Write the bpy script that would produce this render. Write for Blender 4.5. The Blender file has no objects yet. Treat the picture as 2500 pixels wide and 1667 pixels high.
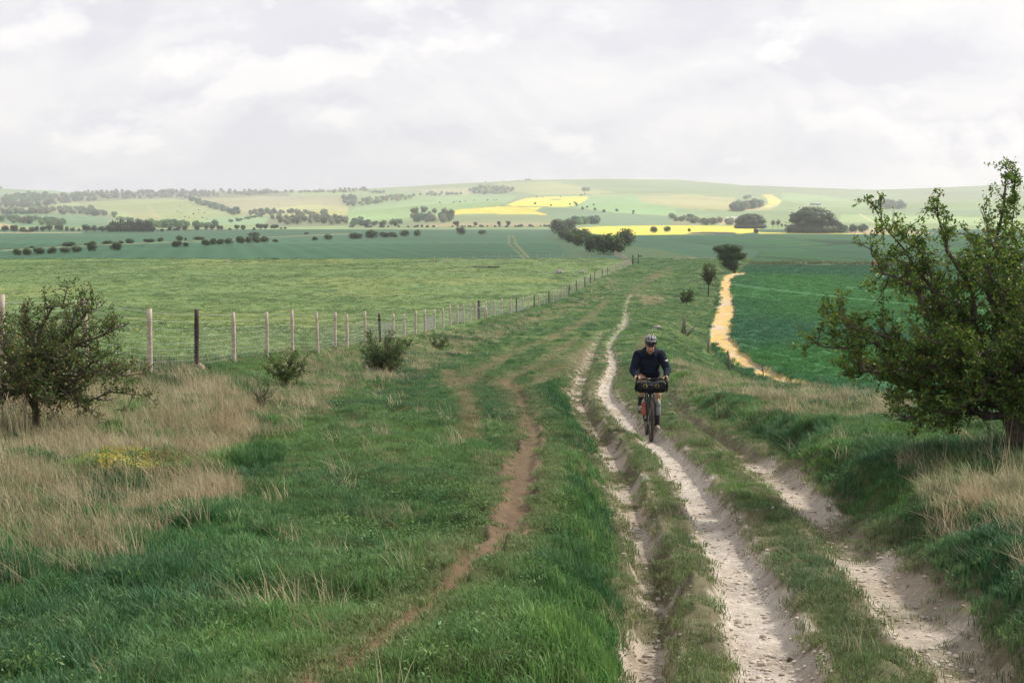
import bpy, bmesh, math, random
import numpy as np
from mathutils import Vector, Matrix, noise as mnoise

random.seed(7); RNG = np.random.default_rng(11)
SC = bpy.context.scene
COL = SC.collection
EYE = 8.4                      # height of the camera above the far plain (z = 0)
F = 2500 * 50 / 36
PITCH = math.atan(293.5 / F)
CP, SP = math.cos(PITCH), math.sin(PITCH)
K = 2500 / 2352.0

# ------------------------------------------------------------------ camera
cam_d = bpy.data.cameras.new('camera'); cam = bpy.data.objects.new('camera', cam_d); COL.objects.link(cam)
cam.location = (0, 0, EYE); cam.rotation_euler = (math.pi / 2 - PITCH, 0, 0)
cam_d.lens = 50; cam_d.sensor_width = 36; cam_d.clip_start = 0.1; cam_d.clip_end = 60000
SC.camera = cam

# ------------------------------------------------------------------ sky, sun, exposure
SUN_EL, SUN_AZ = math.radians(42), math.radians(62)      # azimuth from +Y towards +X
w = bpy.data.worlds.new('World'); SC.world = w; w.use_nodes = True
nt = w.node_tree; nt.nodes.clear()
def N(t, tp, **kw):
    n = t.nodes.new(tp)
    for k, v in kw.items(): setattr(n, k, v)
    return n
def setin(n, **kw):
    for k, v in kw.items(): n.inputs[k].default_value = v
out = N(nt, 'ShaderNodeOutputWorld'); bg = N(nt, 'ShaderNodeBackground'); bg.inputs[1].default_value = 0.1
sky = N(nt, 'ShaderNodeTexSky'); sky.sky_type = 'NISHITA'; sky.sun_disc = False
sky.sun_elevation = SUN_EL; sky.sun_rotation = SUN_AZ; sky.air_density = 1.0; sky.dust_density = 2.0
tc = N(nt, 'ShaderNodeTexCoord'); sep = N(nt, 'ShaderNodeSeparateXYZ'); nt.links.new(tc.outputs['Generated'], sep.inputs[0])
def math_(t, op, a, b=None, c=None, clamp=False):
    n = t.nodes.new('ShaderNodeMath'); n.operation = op; n.use_clamp = clamp
    for i, v in enumerate((a, b, c)):
        if v is None: continue
        if isinstance(v, (int, float)): n.inputs[i].default_value = v
        else: t.links.new(v, n.inputs[i])
    return n.outputs[0]
def mixc(t, f, a, b, mode='MIX'):
    n = t.nodes.new('ShaderNodeMix'); n.data_type = 'RGBA'; n.blend_type = mode
    for i, v in ((0, f), (6, a), (7, b)):
        if isinstance(v, (int, float)): n.inputs[i].default_value = v
        elif isinstance(v, (tuple, list)): n.inputs[i].default_value = (*v[:3], 1)
        else: t.links.new(v, n.inputs[i])
    return n.outputs[2]
def ramp(t, fac, stops, interp='LINEAR'):
    n = t.nodes.new('ShaderNodeValToRGB'); n.color_ramp.interpolation = interp
    e = n.color_ramp.elements
    while len(e) > 1: e.remove(e[-1])
    for i, (p, c) in enumerate(stops):
        el = e[0] if i == 0 else e.new(p)
        el.position = p; el.color = (*c[:3], 1) if isinstance(c, (tuple, list)) else (c, c, c, 1)
    t.links.new(fac, n.inputs[0]); return n.outputs[0]
def noise_(t, vec, scale, detail=4, rough=0.5, dist=0.0, w4=None):
    n = t.nodes.new('ShaderNodeTexNoise'); n.inputs['Scale'].default_value = scale
    n.inputs['Detail'].default_value = detail; n.inputs['Roughness'].default_value = rough; n.inputs['Distortion'].default_value = dist
    if vec is not None: t.links.new(vec, n.inputs['Vector'])
    return n.outputs[0]
zc = math_(nt, 'ADD', math_(nt, 'MAXIMUM', sep.outputs[2], 0.0), 0.5)
cu = math_(nt, 'DIVIDE', sep.outputs[0], zc); cv = math_(nt, 'DIVIDE', sep.outputs[1], zc)
def cloudvec(off):
    c = N(nt, 'ShaderNodeCombineXYZ'); nt.links.new(cu, c.inputs[0]); nt.links.new(math_(nt, 'ADD', cv, off), c.inputs[1])
    c.inputs[2].default_value = 3.7
    return c.outputs[0]
cvec = cloudvec(0.0)
n1 = noise_(nt, cvec, 2.9, 9, 0.52, 0.3)
n1b = noise_(nt, cloudvec(0.05), 2.9, 9, 0.52, 0.3)          # the same field a little further off: gives lit edges
big = noise_(nt, cvec, 1.3, 3, 0.5, 0.1)
rel = math_(nt, 'SUBTRACT', n1, n1b)
lit = math_(nt, 'MULTIPLY_ADD', rel, 1.6, 0.0)
dens = math_(nt, 'ADD', math_(nt, 'MULTIPLY', n1, 0.45), math_(nt, 'MULTIPLY', big, 0.55))
shade = math_(nt, 'ADD', dens, lit)
right = math_(nt, 'MULTIPLY', sep.outputs[0], 0.20)
shade = math_(nt, 'ADD', shade, right)
soft = ramp(nt, shade, [(0.34, (6.5, 6.45, 7.0)), (0.46, (7.25, 7.15, 7.45)), (0.56, (7.85, 7.7, 7.8)), (0.70, (8.3, 8.15, 8.0))], 'EASE')
p1 = noise_(nt, cloudvec(5.0), 4.2, 10, 0.55, 0.15); p2 = noise_(nt, cloudvec(5.04), 4.2, 10, 0.55, 0.15)
pm = ramp(nt, math_(nt, 'ADD', p1, math_(nt, 'MULTIPLY', math_(nt, 'SUBTRACT', big, .5), .5)), [(.50, 0), (.575, 1)], 'EASE')
pl = ramp(nt, math_(nt, 'MULTIPLY_ADD', math_(nt, 'SUBTRACT', p1, p2), 7.0, .5), [(.25, (6.6, 6.5, 7.1)), (.55, (7.9, 7.75, 7.95)), (.9, (9.0, 8.8, 8.6))], 'EASE')
ccol = mixc(nt, math_(nt, 'MULTIPLY', pm, .72), soft, pl)
cover = ramp(nt, dens, [(0.25, 0.86), (0.5, 0.97)])
skyc = mixc(nt, cover, sky.outputs[0], ccol)
nt.links.new(skyc, bg.inputs[0]); nt.links.new(bg.outputs[0], out.inputs[0])

sun_d = bpy.data.lights.new('sun', 'SUN'); sun_d.energy = 4.4; sun_d.angle = math.radians(3); sun_d.color = (1, 0.93, 0.80)
sun = bpy.data.objects.new('sun', sun_d); COL.objects.link(sun)
sd = Vector((math.sin(SUN_AZ) * math.cos(SUN_EL), math.cos(SUN_AZ) * math.cos(SUN_EL), math.sin(SUN_EL)))
sun.rotation_euler = sd.to_track_quat('Z', 'Y').to_euler(); sun.location = (20, 10, 40)
SC.view_settings.view_transform = 'Standard'; SC.view_settings.look = 'None'
SC.view_settings.exposure = 0.33; SC.view_settings.gamma = 1.0; SC.view_settings.use_curve_mapping = False
SC.cycles.max_bounces = 5; SC.cycles.diffuse_bounces = 3; SC.cycles.transparent_max_bounces = 6
SC.cycles.volume_bounces = 0; SC.cycles.use_denoising = True

# ------------------------------------------------------------------ numeric helpers
def ss(a, b, x):
    t = np.clip((x - a) / (b - a), 0, 1); return t * t * (3 - 2 * t)
def _h(ix, iy, seed):
    h = (ix.astype(np.int64) * 374761393 + iy.astype(np.int64) * 668265263 + seed * 1442695041) & 0xffffffff
    h = ((h ^ (h >> 13)) * 1274126177) & 0xffffffff
    h = ((h ^ (h >> 16)) * 2246822519) & 0xffffffff
    return ((h ^ (h >> 15)) & 0xffffff) / float(0xffffff)
def vn(x, y, seed=0):
    x = np.asarray(x, float); y = np.asarray(y, float)
    ix = np.floor(x); iy = np.floor(y); fx = x - ix; fy = y - iy
    fx = fx * fx * (3 - 2 * fx); fy = fy * fy * (3 - 2 * fy)
    a = _h(ix, iy, seed); b = _h(ix + 1, iy, seed); c = _h(ix, iy + 1, seed); d = _h(ix + 1, iy + 1, seed)
    return (a + (b - a) * fx) * (1 - fy) + (c + (d - c) * fx) * fy
def fbm(x, y, seed=0, o=4, g=0.5):
    s = 0; a = 1; t = 0
    for i in range(o):
        s = s + a * vn(x * 2 ** i + 17.3 * i, y * 2 ** i - 9.1 * i, seed + i); t += a; a *= g
    return s / t
def proj(x, y, z):
    """world -> pixel of the 2500 px photograph"""
    zr = z - EYE; dep = np.maximum(y * CP - zr * SP, 1e-3); v = y * SP + zr * CP
    return 1250 + F * x / dep, 833.5 - F * v / dep
def zrow(y, row):
    k = (833.5 - row) / F
    return y * (k * CP - SP) / (CP + k * SP)

# ------------------------------------------------------------------ the lie of the land
CY = [-60, 0, 5, 8.5, 14, 20.8, 28, 39, 55, 75, 94, 135, 160, 600]
CZ = [-1.2, -1.72, -2.2, -2.6, -3.0, -3.3, -3.75, -4.5, -5.5, -6.5, -7.1, -8.2, -8.4, -8.4]
def Cp(y): 
    return (np.interp(y, CY, CZ) + np.interp(y - 2.5, CY, CZ) + np.interp(y + 2.5, CY, CZ)) / 3
FENX = ([-60, 22, 25, 28, 32, 39, 66, 94, 135, 175, 240, 280], [-8.5, -7.9, -7.5, -7.1, -6.9, -6.7, -4.5, -2.4, 1.7, 6.8, 17.8, 24])
FOOT = ([-60, 0, 30, 60, 71, 76, 88, 105, 118, 193, 224, 400], [14, 12, 11.5, 12, 12.8, 12.6, 12.8, 14.6, 16.8, 28.3, 36, 70])
RY = ([-60, 0, 20, 28, 36, 45, 56, 66, 400], [-1.2, -2.25, -3.70, -4.48, -5.45, -6.6, -7.9, -8.4, -8.4])
TRK = ([-60, 0, 20, 45, 71, 90, 118, 150, 200, 280], [2.5, 3.0, 2.6, 3.2, 5.2, 7.0, 9.5, 12.5, 18, 30])
SKYX = np.array([-800, -300, 0, 138, 191, 213, 680, 904, 1276, 1488, 1658, 1807, 2020, 2127, 2233, 2392, 2500, 2900, 3400])
SKYR = np.array([470, 462, 459, 464, 471, 469, 467, 459, 439, 438, 440, 452, 459, 463, 460, 452, 446, 440, 455])
def z_base(x, y):
    """smooth land without ruts, relative to the plain"""
    x = np.asarray(x, float); y = np.asarray(y, float)
    z = Cp(y)
    fx = np.interp(y, *FENX)
    amp = np.interp(y, [-60, 28, 39, 66, 94, 140, 170], [0.8, 1.0, 1.0, .62, .55, .1, 0])
    z = z + amp * np.interp(x - fx, [-40, -5, 0, 1.3, 4.6], [1.0, 1.25, 0.62, 0.17, 0.0])
    xt = np.interp(y, *TRK); xf = np.interp(y, *FOOT)
    zr = (np.interp(y, *RY) + np.interp(y - 2, *RY) + np.interp(y + 2, *RY)) / 3
    s = ss(xt + 1.5, np.maximum(xf, xt + 3), x)
    z = z * (1 - s) + zr * s
    # far plain, valley and downs
    far = y > 600
    if np.any(far):
        yy = np.maximum(y, 600.0)
        px = 1250 + F * x / yy
        S = np.interp(px, SKYX, SKYR)
        u = np.clip((yy - 1300) / 3700, 0, 1)
        row = np.interp(yy, [600, 860, 1300], [588.5, 574.5, 556])
        row = np.where(yy > 1300, 556 + (S - 556) * u ** 0.8, row)
        zf = zrow(yy, row)
        rel_ = (fbm(x / 620, yy / 700, 31, 3) - 0.5) * 46 * ss(1500, 2300, yy) * (1 - 0.8 * ss(4200, 4950, yy))
        zf = zf + rel_
        zf = np.where(yy > 5000, zf - (yy - 5000) * 0.12, zf)
        z = np.where(far, zf, z)
    und = (fbm(x / 60, y / 45, 5, 2) - 0.5) * 1.3 * ss(310, 380, y) * (1 - ss(700, 860, y))
    return z + und

def ray(px, py):
    a = (px - 1250) / F; b = (833.5 - py) / F
    d = np.array([a, CP + b * SP, -SP + b * CP]); return d / d[1]
_Y = 3.5 * 1.004 ** np.arange(0, 1850)
def at(px, py, zf=None, dy=0.0):
    """ground point seen at a pixel of the photograph (2500 px wide)"""
    zf = zf or z_base
    d = ray(px, py)
    X = _Y * d[0]; Z = _Y * d[2]
    below = Z < zf(X, _Y)
    i = int(np.argmax(below)) if below.any() else len(_Y) - 1
    lo, hi = (_Y[i - 1] if i else _Y[0]), _Y[i]
    for _ in range(14):
        m = (lo + hi) / 2
        if m * d[2] < float(zf(np.array([m * d[0]]), np.array([m]))[0]): hi = m
        else: lo = m
    return np.array([hi * d[0], hi])
def atd(x, y, zf=None): return at(x * K, y * K, zf)

# ruts: (disp x, disp y, width in disp px)
ZF = None
def track(pts, wf=.98):
    P = []
    for (x, y, wd) in pts:
        c = atd(x, y, ZF); e = atd(x + wd / 2, y, ZF)
        P.append((c[0], c[1], abs(e[0] - c[0])))
    P = np.array(P)
    n = len(P); t = np.arange(n); tt = np.linspace(0, n - 1, (n - 1) * 4 + 1)
    out_ = []
    for q in tt:                                     # Catmull-Rom through the points
        i = min(int(q), n - 2); f = q - i
        p0, p1, p2, p3 = P[max(i - 1, 0)], P[i], P[i + 1], P[min(i + 2, n - 1)]
        out_.append(0.5 * ((2 * p1) + (-p0 + p2) * f + (2 * p0 - 5 * p1 + 4 * p2 - p3) * f * f + (-p0 + 3 * p1 - 3 * p2 + p3) * f ** 3))
    out_ = np.array(out_); out_[:, 2] *= wf
    return out_
RUT_A = track([(1815, 1700, 210), (1790, 1568, 195), (1765, 1470, 180), (1737, 1400, 165), (1700, 1300, 130), (1660, 1220, 108), (1618, 1150, 92), (1575, 1085, 80),
               (1530, 1030, 74), (1497, 1000, 62), (1450, 970, 56), (1407, 925, 50), (1391, 900, 38), (1395, 870, 30), (1408, 840, 26),
               (1403, 810, 20), (1401, 790, 15), (1418, 765, 14), (1437, 742, 17), (1437, 715, 8), (1442, 690, 6), (1450, 675, 4)])
RUT_B = track([(1500, 1700, 150), (1492, 1568, 130), (1492, 1470, 120), (1505, 1380, 110), (1495, 1290, 90), (1470, 1200, 80), (1445, 1130, 80), (1425, 1070, 75),
               (1395, 1015, 60), (1350, 950, 50), (1328, 905, 42), (1333, 870, 36), (1352, 830, 28), (1361, 800, 22), (1380, 770, 18), (1412, 752, 14), (1437, 742, 14)])
RUT_C = track([(2290, 1700, 210), (2240, 1568, 190), (2165, 1470, 170), (2070, 1370, 160), (1985, 1290, 130), (1910, 1205, 100), (1830, 1125, 90), (1755, 1070, 95),
               (1690, 1030, 60), (1635, 995, 45), (1585, 960, 35), (1555, 925, 24), (1530, 890, 14)])
VL = np.array([atd(x, y) for x, y in [(1440, 1700), (1425, 1568), (1412, 1450), (1398, 1300), (1385, 1150), (1368, 1060), (1335, 1000), (1298, 940), (1305, 880), (1335, 825), (1360, 785)]])
VR = np.array([atd(x, y) for x, y in [(2420, 1700), (2360, 1568), (2270, 1450), (2175, 1350), (2070, 1245), (1970, 1165), (1885, 1105), (1815, 1050), (1740, 1010), (1680, 978), (1610, 940), (1570, 905), (1520, 850), (1500, 800)]])
def corr(x, y):
    return np.interp(y, VL[:, 1], VL[:, 0]), np.interp(y, VR[:, 1], VR[:, 0])
def verge(x, y, wl=0.0):
    xl, xr = corr(x, y)
    fl = np.interp(y, [5, 20, 35, 60, 90], [1, 1, .7, .35, 0]); fr = np.interp(y, [5, 20, 28, 45, 60], [1, 1, .7, .3, 0])
    return .34 * ss(0.0, .5, xl - x + wl) * fl + .34 * ss(-.05, .45, x - xr + wl) * fr + .35 * ss(.4, 4.0, x - xr) * fr
def z_smooth(x, y): return z_base(x, y) + verge(np.asarray(x, float), np.asarray(y, float))
ZF = z_smooth
PATH_D = track(wf=1.12, pts=[(640, 1620, 60), (740, 1555, 70), (860, 1500, 72), (955, 1415, 62), (1050, 1340, 62), (1130, 1260, 62), (1180, 1180, 62), (1197, 1110, 58),
                (1197, 1060, 52), (1222, 1000, 36), (1203, 945, 32), (1182, 900, 26), (1165, 875, 18)])
FAINT = [track(wf=1.8, pts=[(1060, 885, 22), (1130, 840, 16), (1200, 800, 14), (1290, 765, 12), (1350, 735, 10), (1372, 712, 8), (1395, 690, 5)]),
         track(wf=1.8, pts=[(1140, 880, 18), (1230, 845, 16), (1290, 800, 12), (1330, 775, 8)]),
         track(wf=1.8, pts=[(1215, 890, 18), (1270, 855, 14), (1310, 830, 12), (1345, 800, 12), (1365, 780, 8)]),
         track(wf=1.8, pts=[(1075, 1010, 20), (1080, 950, 18), (1068, 910, 16), (1040, 880, 18), (1035, 850, 16)]),
         track(wf=1.8, pts=[(1150, 880, 22), (1200, 900, 28), (1300, 930, 22)]),
         track(wf=1.8, pts=[(1440, 690, 6), (1470, 655, 7), (1500, 640, 8), (1530, 622, 7), (1548, 617, 5)]),
         track(wf=1.8, pts=[(1480, 660, 4), (1490, 640, 4), (1515, 622, 4)]),
         track(wf=1.8, pts=[(1500, 870, 14), (1475, 830, 10), (1470, 800, 8), (1490, 770, 6)])]
def line_d(P, x, y, lim=3.0):
    """distance to a track divided by its half width, and the distance"""
    q = np.full(x.shape, 9.0); 
    idx = np.arange(x.size)
    for i in range(len(P) - 1):
        a, b = P[i], P[i + 1]
        w_ = max(a[2], b[2]) * lim + 0.3
        sel = np.nonzero((y > min(a[1], b[1]) - w_) & (y < max(a[1], b[1]) + w_) & (x > min(a[0], b[0]) - w_) & (x < max(a[0], b[0]) + w_))[0]
        if sel.size == 0: continue
        dx, dy = b[0] - a[0], b[1] - a[1]; L2 = dx * dx + dy * dy + 1e-9
        t = np.clip(((x[sel] - a[0]) * dx + (y[sel] - a[1]) * dy) / L2, 0, 1)
        d = np.hypot(x[sel] - a[0] - t * dx, y[sel] - a[1] - t * dy)
        wd = a[2] + (b[2] - a[2]) * t
        q[sel] = np.minimum(q[sel], d / np.maximum(wd, 0.03))
    return q
def inpoly(P, px, py):
    r = np.zeros(px.shape, bool); n = len(P); j = n - 1
    for i in range(n):
        xi, yi = P[i]; xj, yj = P[j]
        if yi != yj:
            c = ((yi > py) != (yj > py)) & (px < (xj - xi) * (py - yi) / (yj - yi) + xi)
            r ^= c
        j = i
    return r
STRIP = [(1710, 628), (1690, 627), (1665, 633), (1656, 650), (1652, 700), (1640, 735), (1630, 765), (1633, 790), (1660, 820), (1700, 850), (1750, 875), (1800, 893), (1875, 905), (1860, 888), (1840, 882), (1795, 868), (1745, 845), (1705, 815), (1680, 780), (1684, 740), (1690, 722), (1685, 700), (1678, 650), (1690, 639), (1715, 633)]
STRAW = [([(-300, 870), (250, 865), (330, 850), (420, 858), (480, 865), (550, 910), (590, 960), (600, 1010), (580, 1090), (540, 1180), (400, 1240), (330, 1210), (200, 1180), (-300, 1240)], .64),
         ([(440, 850), (620, 900), (640, 800), (800, 790), (1010, 770), (1060, 800), (940, 880), (800, 900), (700, 960), (640, 1000)], .14),
         ([(1550, 830), (1640, 855), (1700, 882), (1800, 900), (2000, 915), (2150, 960), (1950, 960), (1700, 925), (1570, 905)], .24),
         ([(2050, 1060), (2250, 1050), (2500, 1080), (2500, 1330), (2250, 1300), (2100, 1190)], .30),
         ([(930, 800), (1100, 750), (1300, 700), (1420, 640), (1440, 640), (1380, 690), (1200, 760), (1040, 830)], .18),
         ([(1465, 675), (1515, 680), (1530, 700), (1480, 705)], .8),
         ([(-300, 1240), (330, 1210), (300, 1330), (60, 1400), (-300, 1400)], .22),
         ([(1440, 568), (1480, 572), (1640, 596), (1560, 598), (1450, 576)], .5)]
def regions(x, y):
    """what covers the ground at each point"""
    x = np.asarray(x, float).ravel(); y = np.asarray(y, float).ravel()
    z = z_smooth(x, y); px, py = proj(x, y, z + EYE)
    px = px / K; py = py / K
    wob = (fbm(x * 3.1, y * 3.1, 3, 4) - .5)
    R = {}
    fx = np.interp(y, *FENX); xf = np.interp(y, *FOOT)
    R['pasture'] = (x < fx - 0.15) & (y < 320 + 30 * (fbm(x / 90, y * 0, 8, 2) - .5)) & (y > 4)
    jw = (fbm(x * 0.9, y * 0.9, 12, 3) - .5) * 1.0
    strip = inpoly([(a, b) for a, b in STRIP], px + jw * np.clip(700 / np.maximum(y, 20), 2, 16), py) & (y > 60)
    R['strip'] = strip
    R['wheat'] = (x > xf + jw * 0.5) & (y > 60) & ~strip & (y < 860)
    qa = line_d(RUT_A, x, y); qb = line_d(RUT_B, x, y); qc = line_d(RUT_C, x, y); qd = line_d(PATH_D, x, y)
    R['qa'], R['qb'], R['qc'], R['qd'] = qa, qb, qc, qd
    nz = fbm(x * 1.3, y * 1.3, 21, 4); nz2 = fbm(x * 5.5, y * 5.5, 22, 4)
    chalk = 1 - ss(0.95, 1.35, qa + wob * 0.9 + (nz2 - .5) * .9)
    bpatch = ss(.47, .60, nz + .01)
    chalk = np.maximum(chalk, (1 - ss(.65, 1.3, qb + wob * 1.6)) * (0.05 + 0.95 * bpatch))
    cpatch = np.maximum(.55, ss(.36, .48, nz + .05)) * (1 - .85 * ss(11.9, 12.6, y) * (1 - ss(14.2, 15, y))) * (1 - .8 * ss(19, 21, y))
    chalk = np.maximum(chalk, (1 - ss(.9, 1.35, qc + wob * 1.2)) * cpatch)
    chalk = chalk * (1 - .55 * ss(38, 90, y) * (.6 + .8 * nz2))
    R['chalk'] = np.clip(chalk, 0, 1)
    brown = (1 - ss(1.0, 1.55, qd + wob * 1.5 + (nz2 - .5) * .9)) * (1 - .55 * ss(14, 24, y) * ss(.4, .6, nz2))
    R['qf'] = np.full(x.shape, 9.0)
    for i, f in enumerate(FAINT):
        q = line_d(f, x, y); R['qf'] = np.minimum(R['qf'], q)
        brown = np.maximum(brown, (1 - ss(.45, 1.7, q + wob * 1.2)) * (.25 + .75 * ss(.38, .58, nz)) * .62)
    R['brown'] = np.clip(brown * (1 - R['chalk']), 0, 1)
    st = np.zeros(x.shape)
    jx = (fbm(x * .7, y * .7, 41, 3) - .5) * 130 * np.clip(20 / np.maximum(y, 8), .1, 1.5); jy = (fbm(x * .7, y * .7, 47, 3) - .5) * 90 * np.clip(20 / np.maximum(y, 8), .1, 1.5)
    for P, s in STRAW: st = np.where(inpoly(P, px + jx, py + jy), np.maximum(st, s), st)
    st = st * (y < 330)
    R['straw'] = np.clip(st * (0.4 + 1.2 * ss(.3, .65, fbm(x * 1.1, y * 1.1, 51, 3))), 0, 1)
    R['worn'] = 1 - ss(1.0, 3.0, np.minimum(np.minimum(qa, qb), np.minimum(qc, qd * 1.2)))
    R['fade'] = 1 - ss(70, 150, y)
    return R
def detail(x, y, R):
    """ruts, banks and tussocks on top of z_base"""
    x = np.asarray(x, float).ravel(); y = np.asarray(y, float).ravel()
    z = verge(x, y, (fbm(x * 1.7, y * 1.7, 61, 3) - .5) * .5)
    dp = np.interp(y, [5, 25, 60, 110, 170], [1, 1, .9, .8, .3])
    z -= dp * .17 * (1 - ss(.55, 1.35, R['qa'])); z -= dp * .20 * (1 - ss(.4, 1.3, R['qb'])); z -= dp * .13 * (1 - ss(.5, 1.4, R['qc']))
    z -= .05 * (1 - ss(.5, 1.3, R['qd']))
    ruts = np.maximum(R['chalk'], R['brown'])
    hum = 1 - .85 * np.maximum(ruts, 1 - ss(1.0, 2.0, np.minimum(np.minimum(R['qa'], R['qb']), R['qc'])))
    near = 1 - ss(60, 140, y)
    z += (fbm(x * .55, y * .55, 71, 3) - .5) * .30 * hum * near
    z += (fbm(x * 2.1, y * 2.1, 75, 3) - .5) * .26 * hum * near
    z += (fbm(x * 6, y * 5, 79, 2) - .5) * .03 * (1 - ss(15, 40, y))
    z += R['pasture'] * (np.maximum(fbm(x * .45, y * .28, 81, 3) - .56, 0)) * 1.0 * (1 - ss(200, 310, y))
    gentle = (fbm(x * .13, y * .09, 85, 2) - .5) * .5 * R['pasture']
    z += gentle
    vs = (~R['pasture'] & ~R['wheat'] & ~R['strip'])
    z += vs * (fbm(x * .35, y * .22, 87, 3) - .5) * .5 * ss(50, 90, y) * (1 - ss(290, 340, y))
    z += R['wheat'] * .30 * (1 - ss(330, 700, y))
    return z
def z_full(x, y):
    x = np.asarray(x, float).ravel(); y = np.asarray(y, float).ravel()
    return z_base(x, y) + detail(x, y, regions(x, y))
def gz(x, y): return float(z_full([x], [y])[0]) + EYE
def at_full(px, py):
    p = at(px, py, z_smooth); d = ray(px, py); yy = p[1] * np.linspace(.80, 1.22, 90); b = yy * d[2] < z_full(yy * d[0], yy)
    y = yy[int(np.argmax(b))] if b.any() else p[1]
    return np.array([y * d[0], y])
def spot(px, py, off=0.0):
    """real ground point for a base seen at px, py (2500 px); z included"""
    p = at_full(px, py); return Vector((p[0], p[1], gz(p[0], p[1]) + off))
def spotd(x, y): return spot(x * K, y * K)

# ------------------------------------------------------------------ mesh helpers
def new_mesh(name, V, Q=None, T=None, smooth=False):
    V = np.asarray(V, np.float32); me = bpy.data.meshes.new(name)
    nq = 0 if Q is None else len(Q); ntri = 0 if T is None else len(T)
    loops = np.concatenate([np.asarray(a, np.int32).ravel() for a in (Q, T) if a is not None and len(a)]) if nq + ntri else np.zeros(0, np.int32)
    me.vertices.add(len(V)); me.vertices.foreach_set('co', V.ravel())
    if nq + ntri:
        me.loops.add(len(loops)); me.loops.foreach_set('vertex_index', loops)
        st = np.concatenate([np.arange(nq) * 4, nq * 4 + np.arange(ntri) * 3]).astype(np.int32)
        me.polygons.add(nq + ntri); me.polygons.foreach_set('loop_start', st)
        if smooth: me.polygons.foreach_set('use_smooth', np.ones(nq + ntri, bool))
    me.update(calc_edges=True)
    return me
def link(name, me, mat=None, parent=None):
    o = bpy.data.objects.new(name, me); COL.objects.link(o)
    if mat is not None and me is not None and len(me.materials) == 0:
        for m_ in (mat if isinstance(mat, (list, tuple)) else [mat]): me.materials.append(m_)
    if parent is not None: o.parent = parent
    return o
def tag(o, label=None, cat=None, group=None, kind=None):
    if label: o['label'] = label
    if cat: o['category'] = cat
    if group: o['group'] = group
    if kind: o['kind'] = kind
    return o
def attr_col(me, name, C, domain='POINT'):
    a = me.attributes.new(name, 'FLOAT_COLOR', domain)
    c = np.ones((len(C), 4), np.float32); c[:, :3] = C; a.data.foreach_set('color', c.ravel())
def attr_f(me, name, v):
    a = me.attributes.new(name, 'FLOAT', 'POINT'); a.data.foreach_set('value', np.asarray(v, np.float32))

# ------------------------------------------------------------------ materials
def new_mat(name):
    m = bpy.data.materials.new(name); m.use_nodes = True; t = m.node_tree; t.nodes.clear()
    o = N(t, 'ShaderNodeOutputMaterial'); return m, t, o
def simple(name, col, rough=.8, metal=0, var=.15, scale=30, bump=0, spec=.3, col2=None, sheen=0):
    m, t, o = new_mat(name); b = N(t, 'ShaderNodeBsdfPrincipled')
    tcn = N(t, 'ShaderNodeTexCoord'); nz = noise_(t, tcn.outputs['Object'], scale, 5, .6)
    c2 = col2 or tuple(c * (1 - var * 2) for c in col)
    c = mixc(t, ramp(t, nz, [(.35, 0), (.65, 1)]), col, c2)
    t.links.new(c, b.inputs['Base Color']); b.inputs['Roughness'].default_value = rough; b.inputs['Metallic'].default_value = metal
    b.inputs['Specular IOR Level'].default_value = spec
    if bump:
        bp = N(t, 'ShaderNodeBump'); bp.inputs['Strength'].default_value = bump; bp.inputs['Distance'].default_value = .01
        t.links.new(nz, bp.inputs['Height']); t.links.new(bp.outputs[0], b.inputs['Normal'])
    t.links.new(b.outputs[0], o.inputs[0]); return m
def ground_mat():
    m, t, o = new_mat('ground_cover'); b = N(t, 'ShaderNodeBsdfPrincipled'); b.inputs['Roughness'].default_value = .95; b.inputs['Specular IOR Level'].default_value = .12
    g = N(t, 'ShaderNodeNewGeometry'); a = N(t, 'ShaderNodeAttribute', attribute_name='col'); gr = N(t, 'ShaderNodeAttribute', attribute_name='grit')
    n1 = noise_(t, g.outputs['Position'], 14, 6, .7); n2 = noise_(t, g.outputs['Position'], 55, 4, .7); n3 = noise_(t, g.outputs['Position'], 1.1, 5, .65)
    f = math_(t, 'MULTIPLY_ADD', n1, 1.3, .35)
    f = math_(t, 'MULTIPLY', f, math_(t, 'MULTIPLY_ADD', n3, .9, .55))
    far = N(t, 'ShaderNodeAttribute', attribute_name='far')
    f = math_(t, 'ADD', math_(t, 'MULTIPLY', f, math_(t, 'SUBTRACT', 1.0, far.outputs['Fac'])), math_(t, 'MULTIPLY', math_(t, 'MULTIPLY_ADD', noise_(t, g.outputs['Position'], .05, 7, .75), .8, .6), far.outputs['Fac']))
    c = N(t, 'ShaderNodeVectorMath', operation='SCALE'); t.links.new(a.outputs['Color'], c.inputs[0]); t.links.new(f, c.inputs['Scale'])
    t.links.new(c.outputs[0], b.inputs['Base Color'])
    h = math_(t, 'ADD', math_(t, 'MULTIPLY', n1, .6), math_(t, 'MULTIPLY', n2, .4))
    vor = N(t, 'ShaderNodeTexVoronoi'); vor.inputs['Scale'].default_value = 28; t.links.new(g.outputs['Position'], vor.inputs['Vector'])
    h = math_(t, 'SUBTRACT', h, math_(t, 'MULTIPLY', math_(t, 'MULTIPLY', vor.outputs['Distance'], gr.outputs['Fac']), .4))
    bp = N(t, 'ShaderNodeBump'); bp.inputs['Strength'].default_value = .7; bp.inputs['Distance'].default_value = .028
    t.links.new(h, bp.inputs['Height']); t.links.new(bp.outputs[0], b.inputs['Normal'])
    t.links.new(b.outputs[0], o.inputs[0]); return m
M_GROUND = ground_mat()
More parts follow.
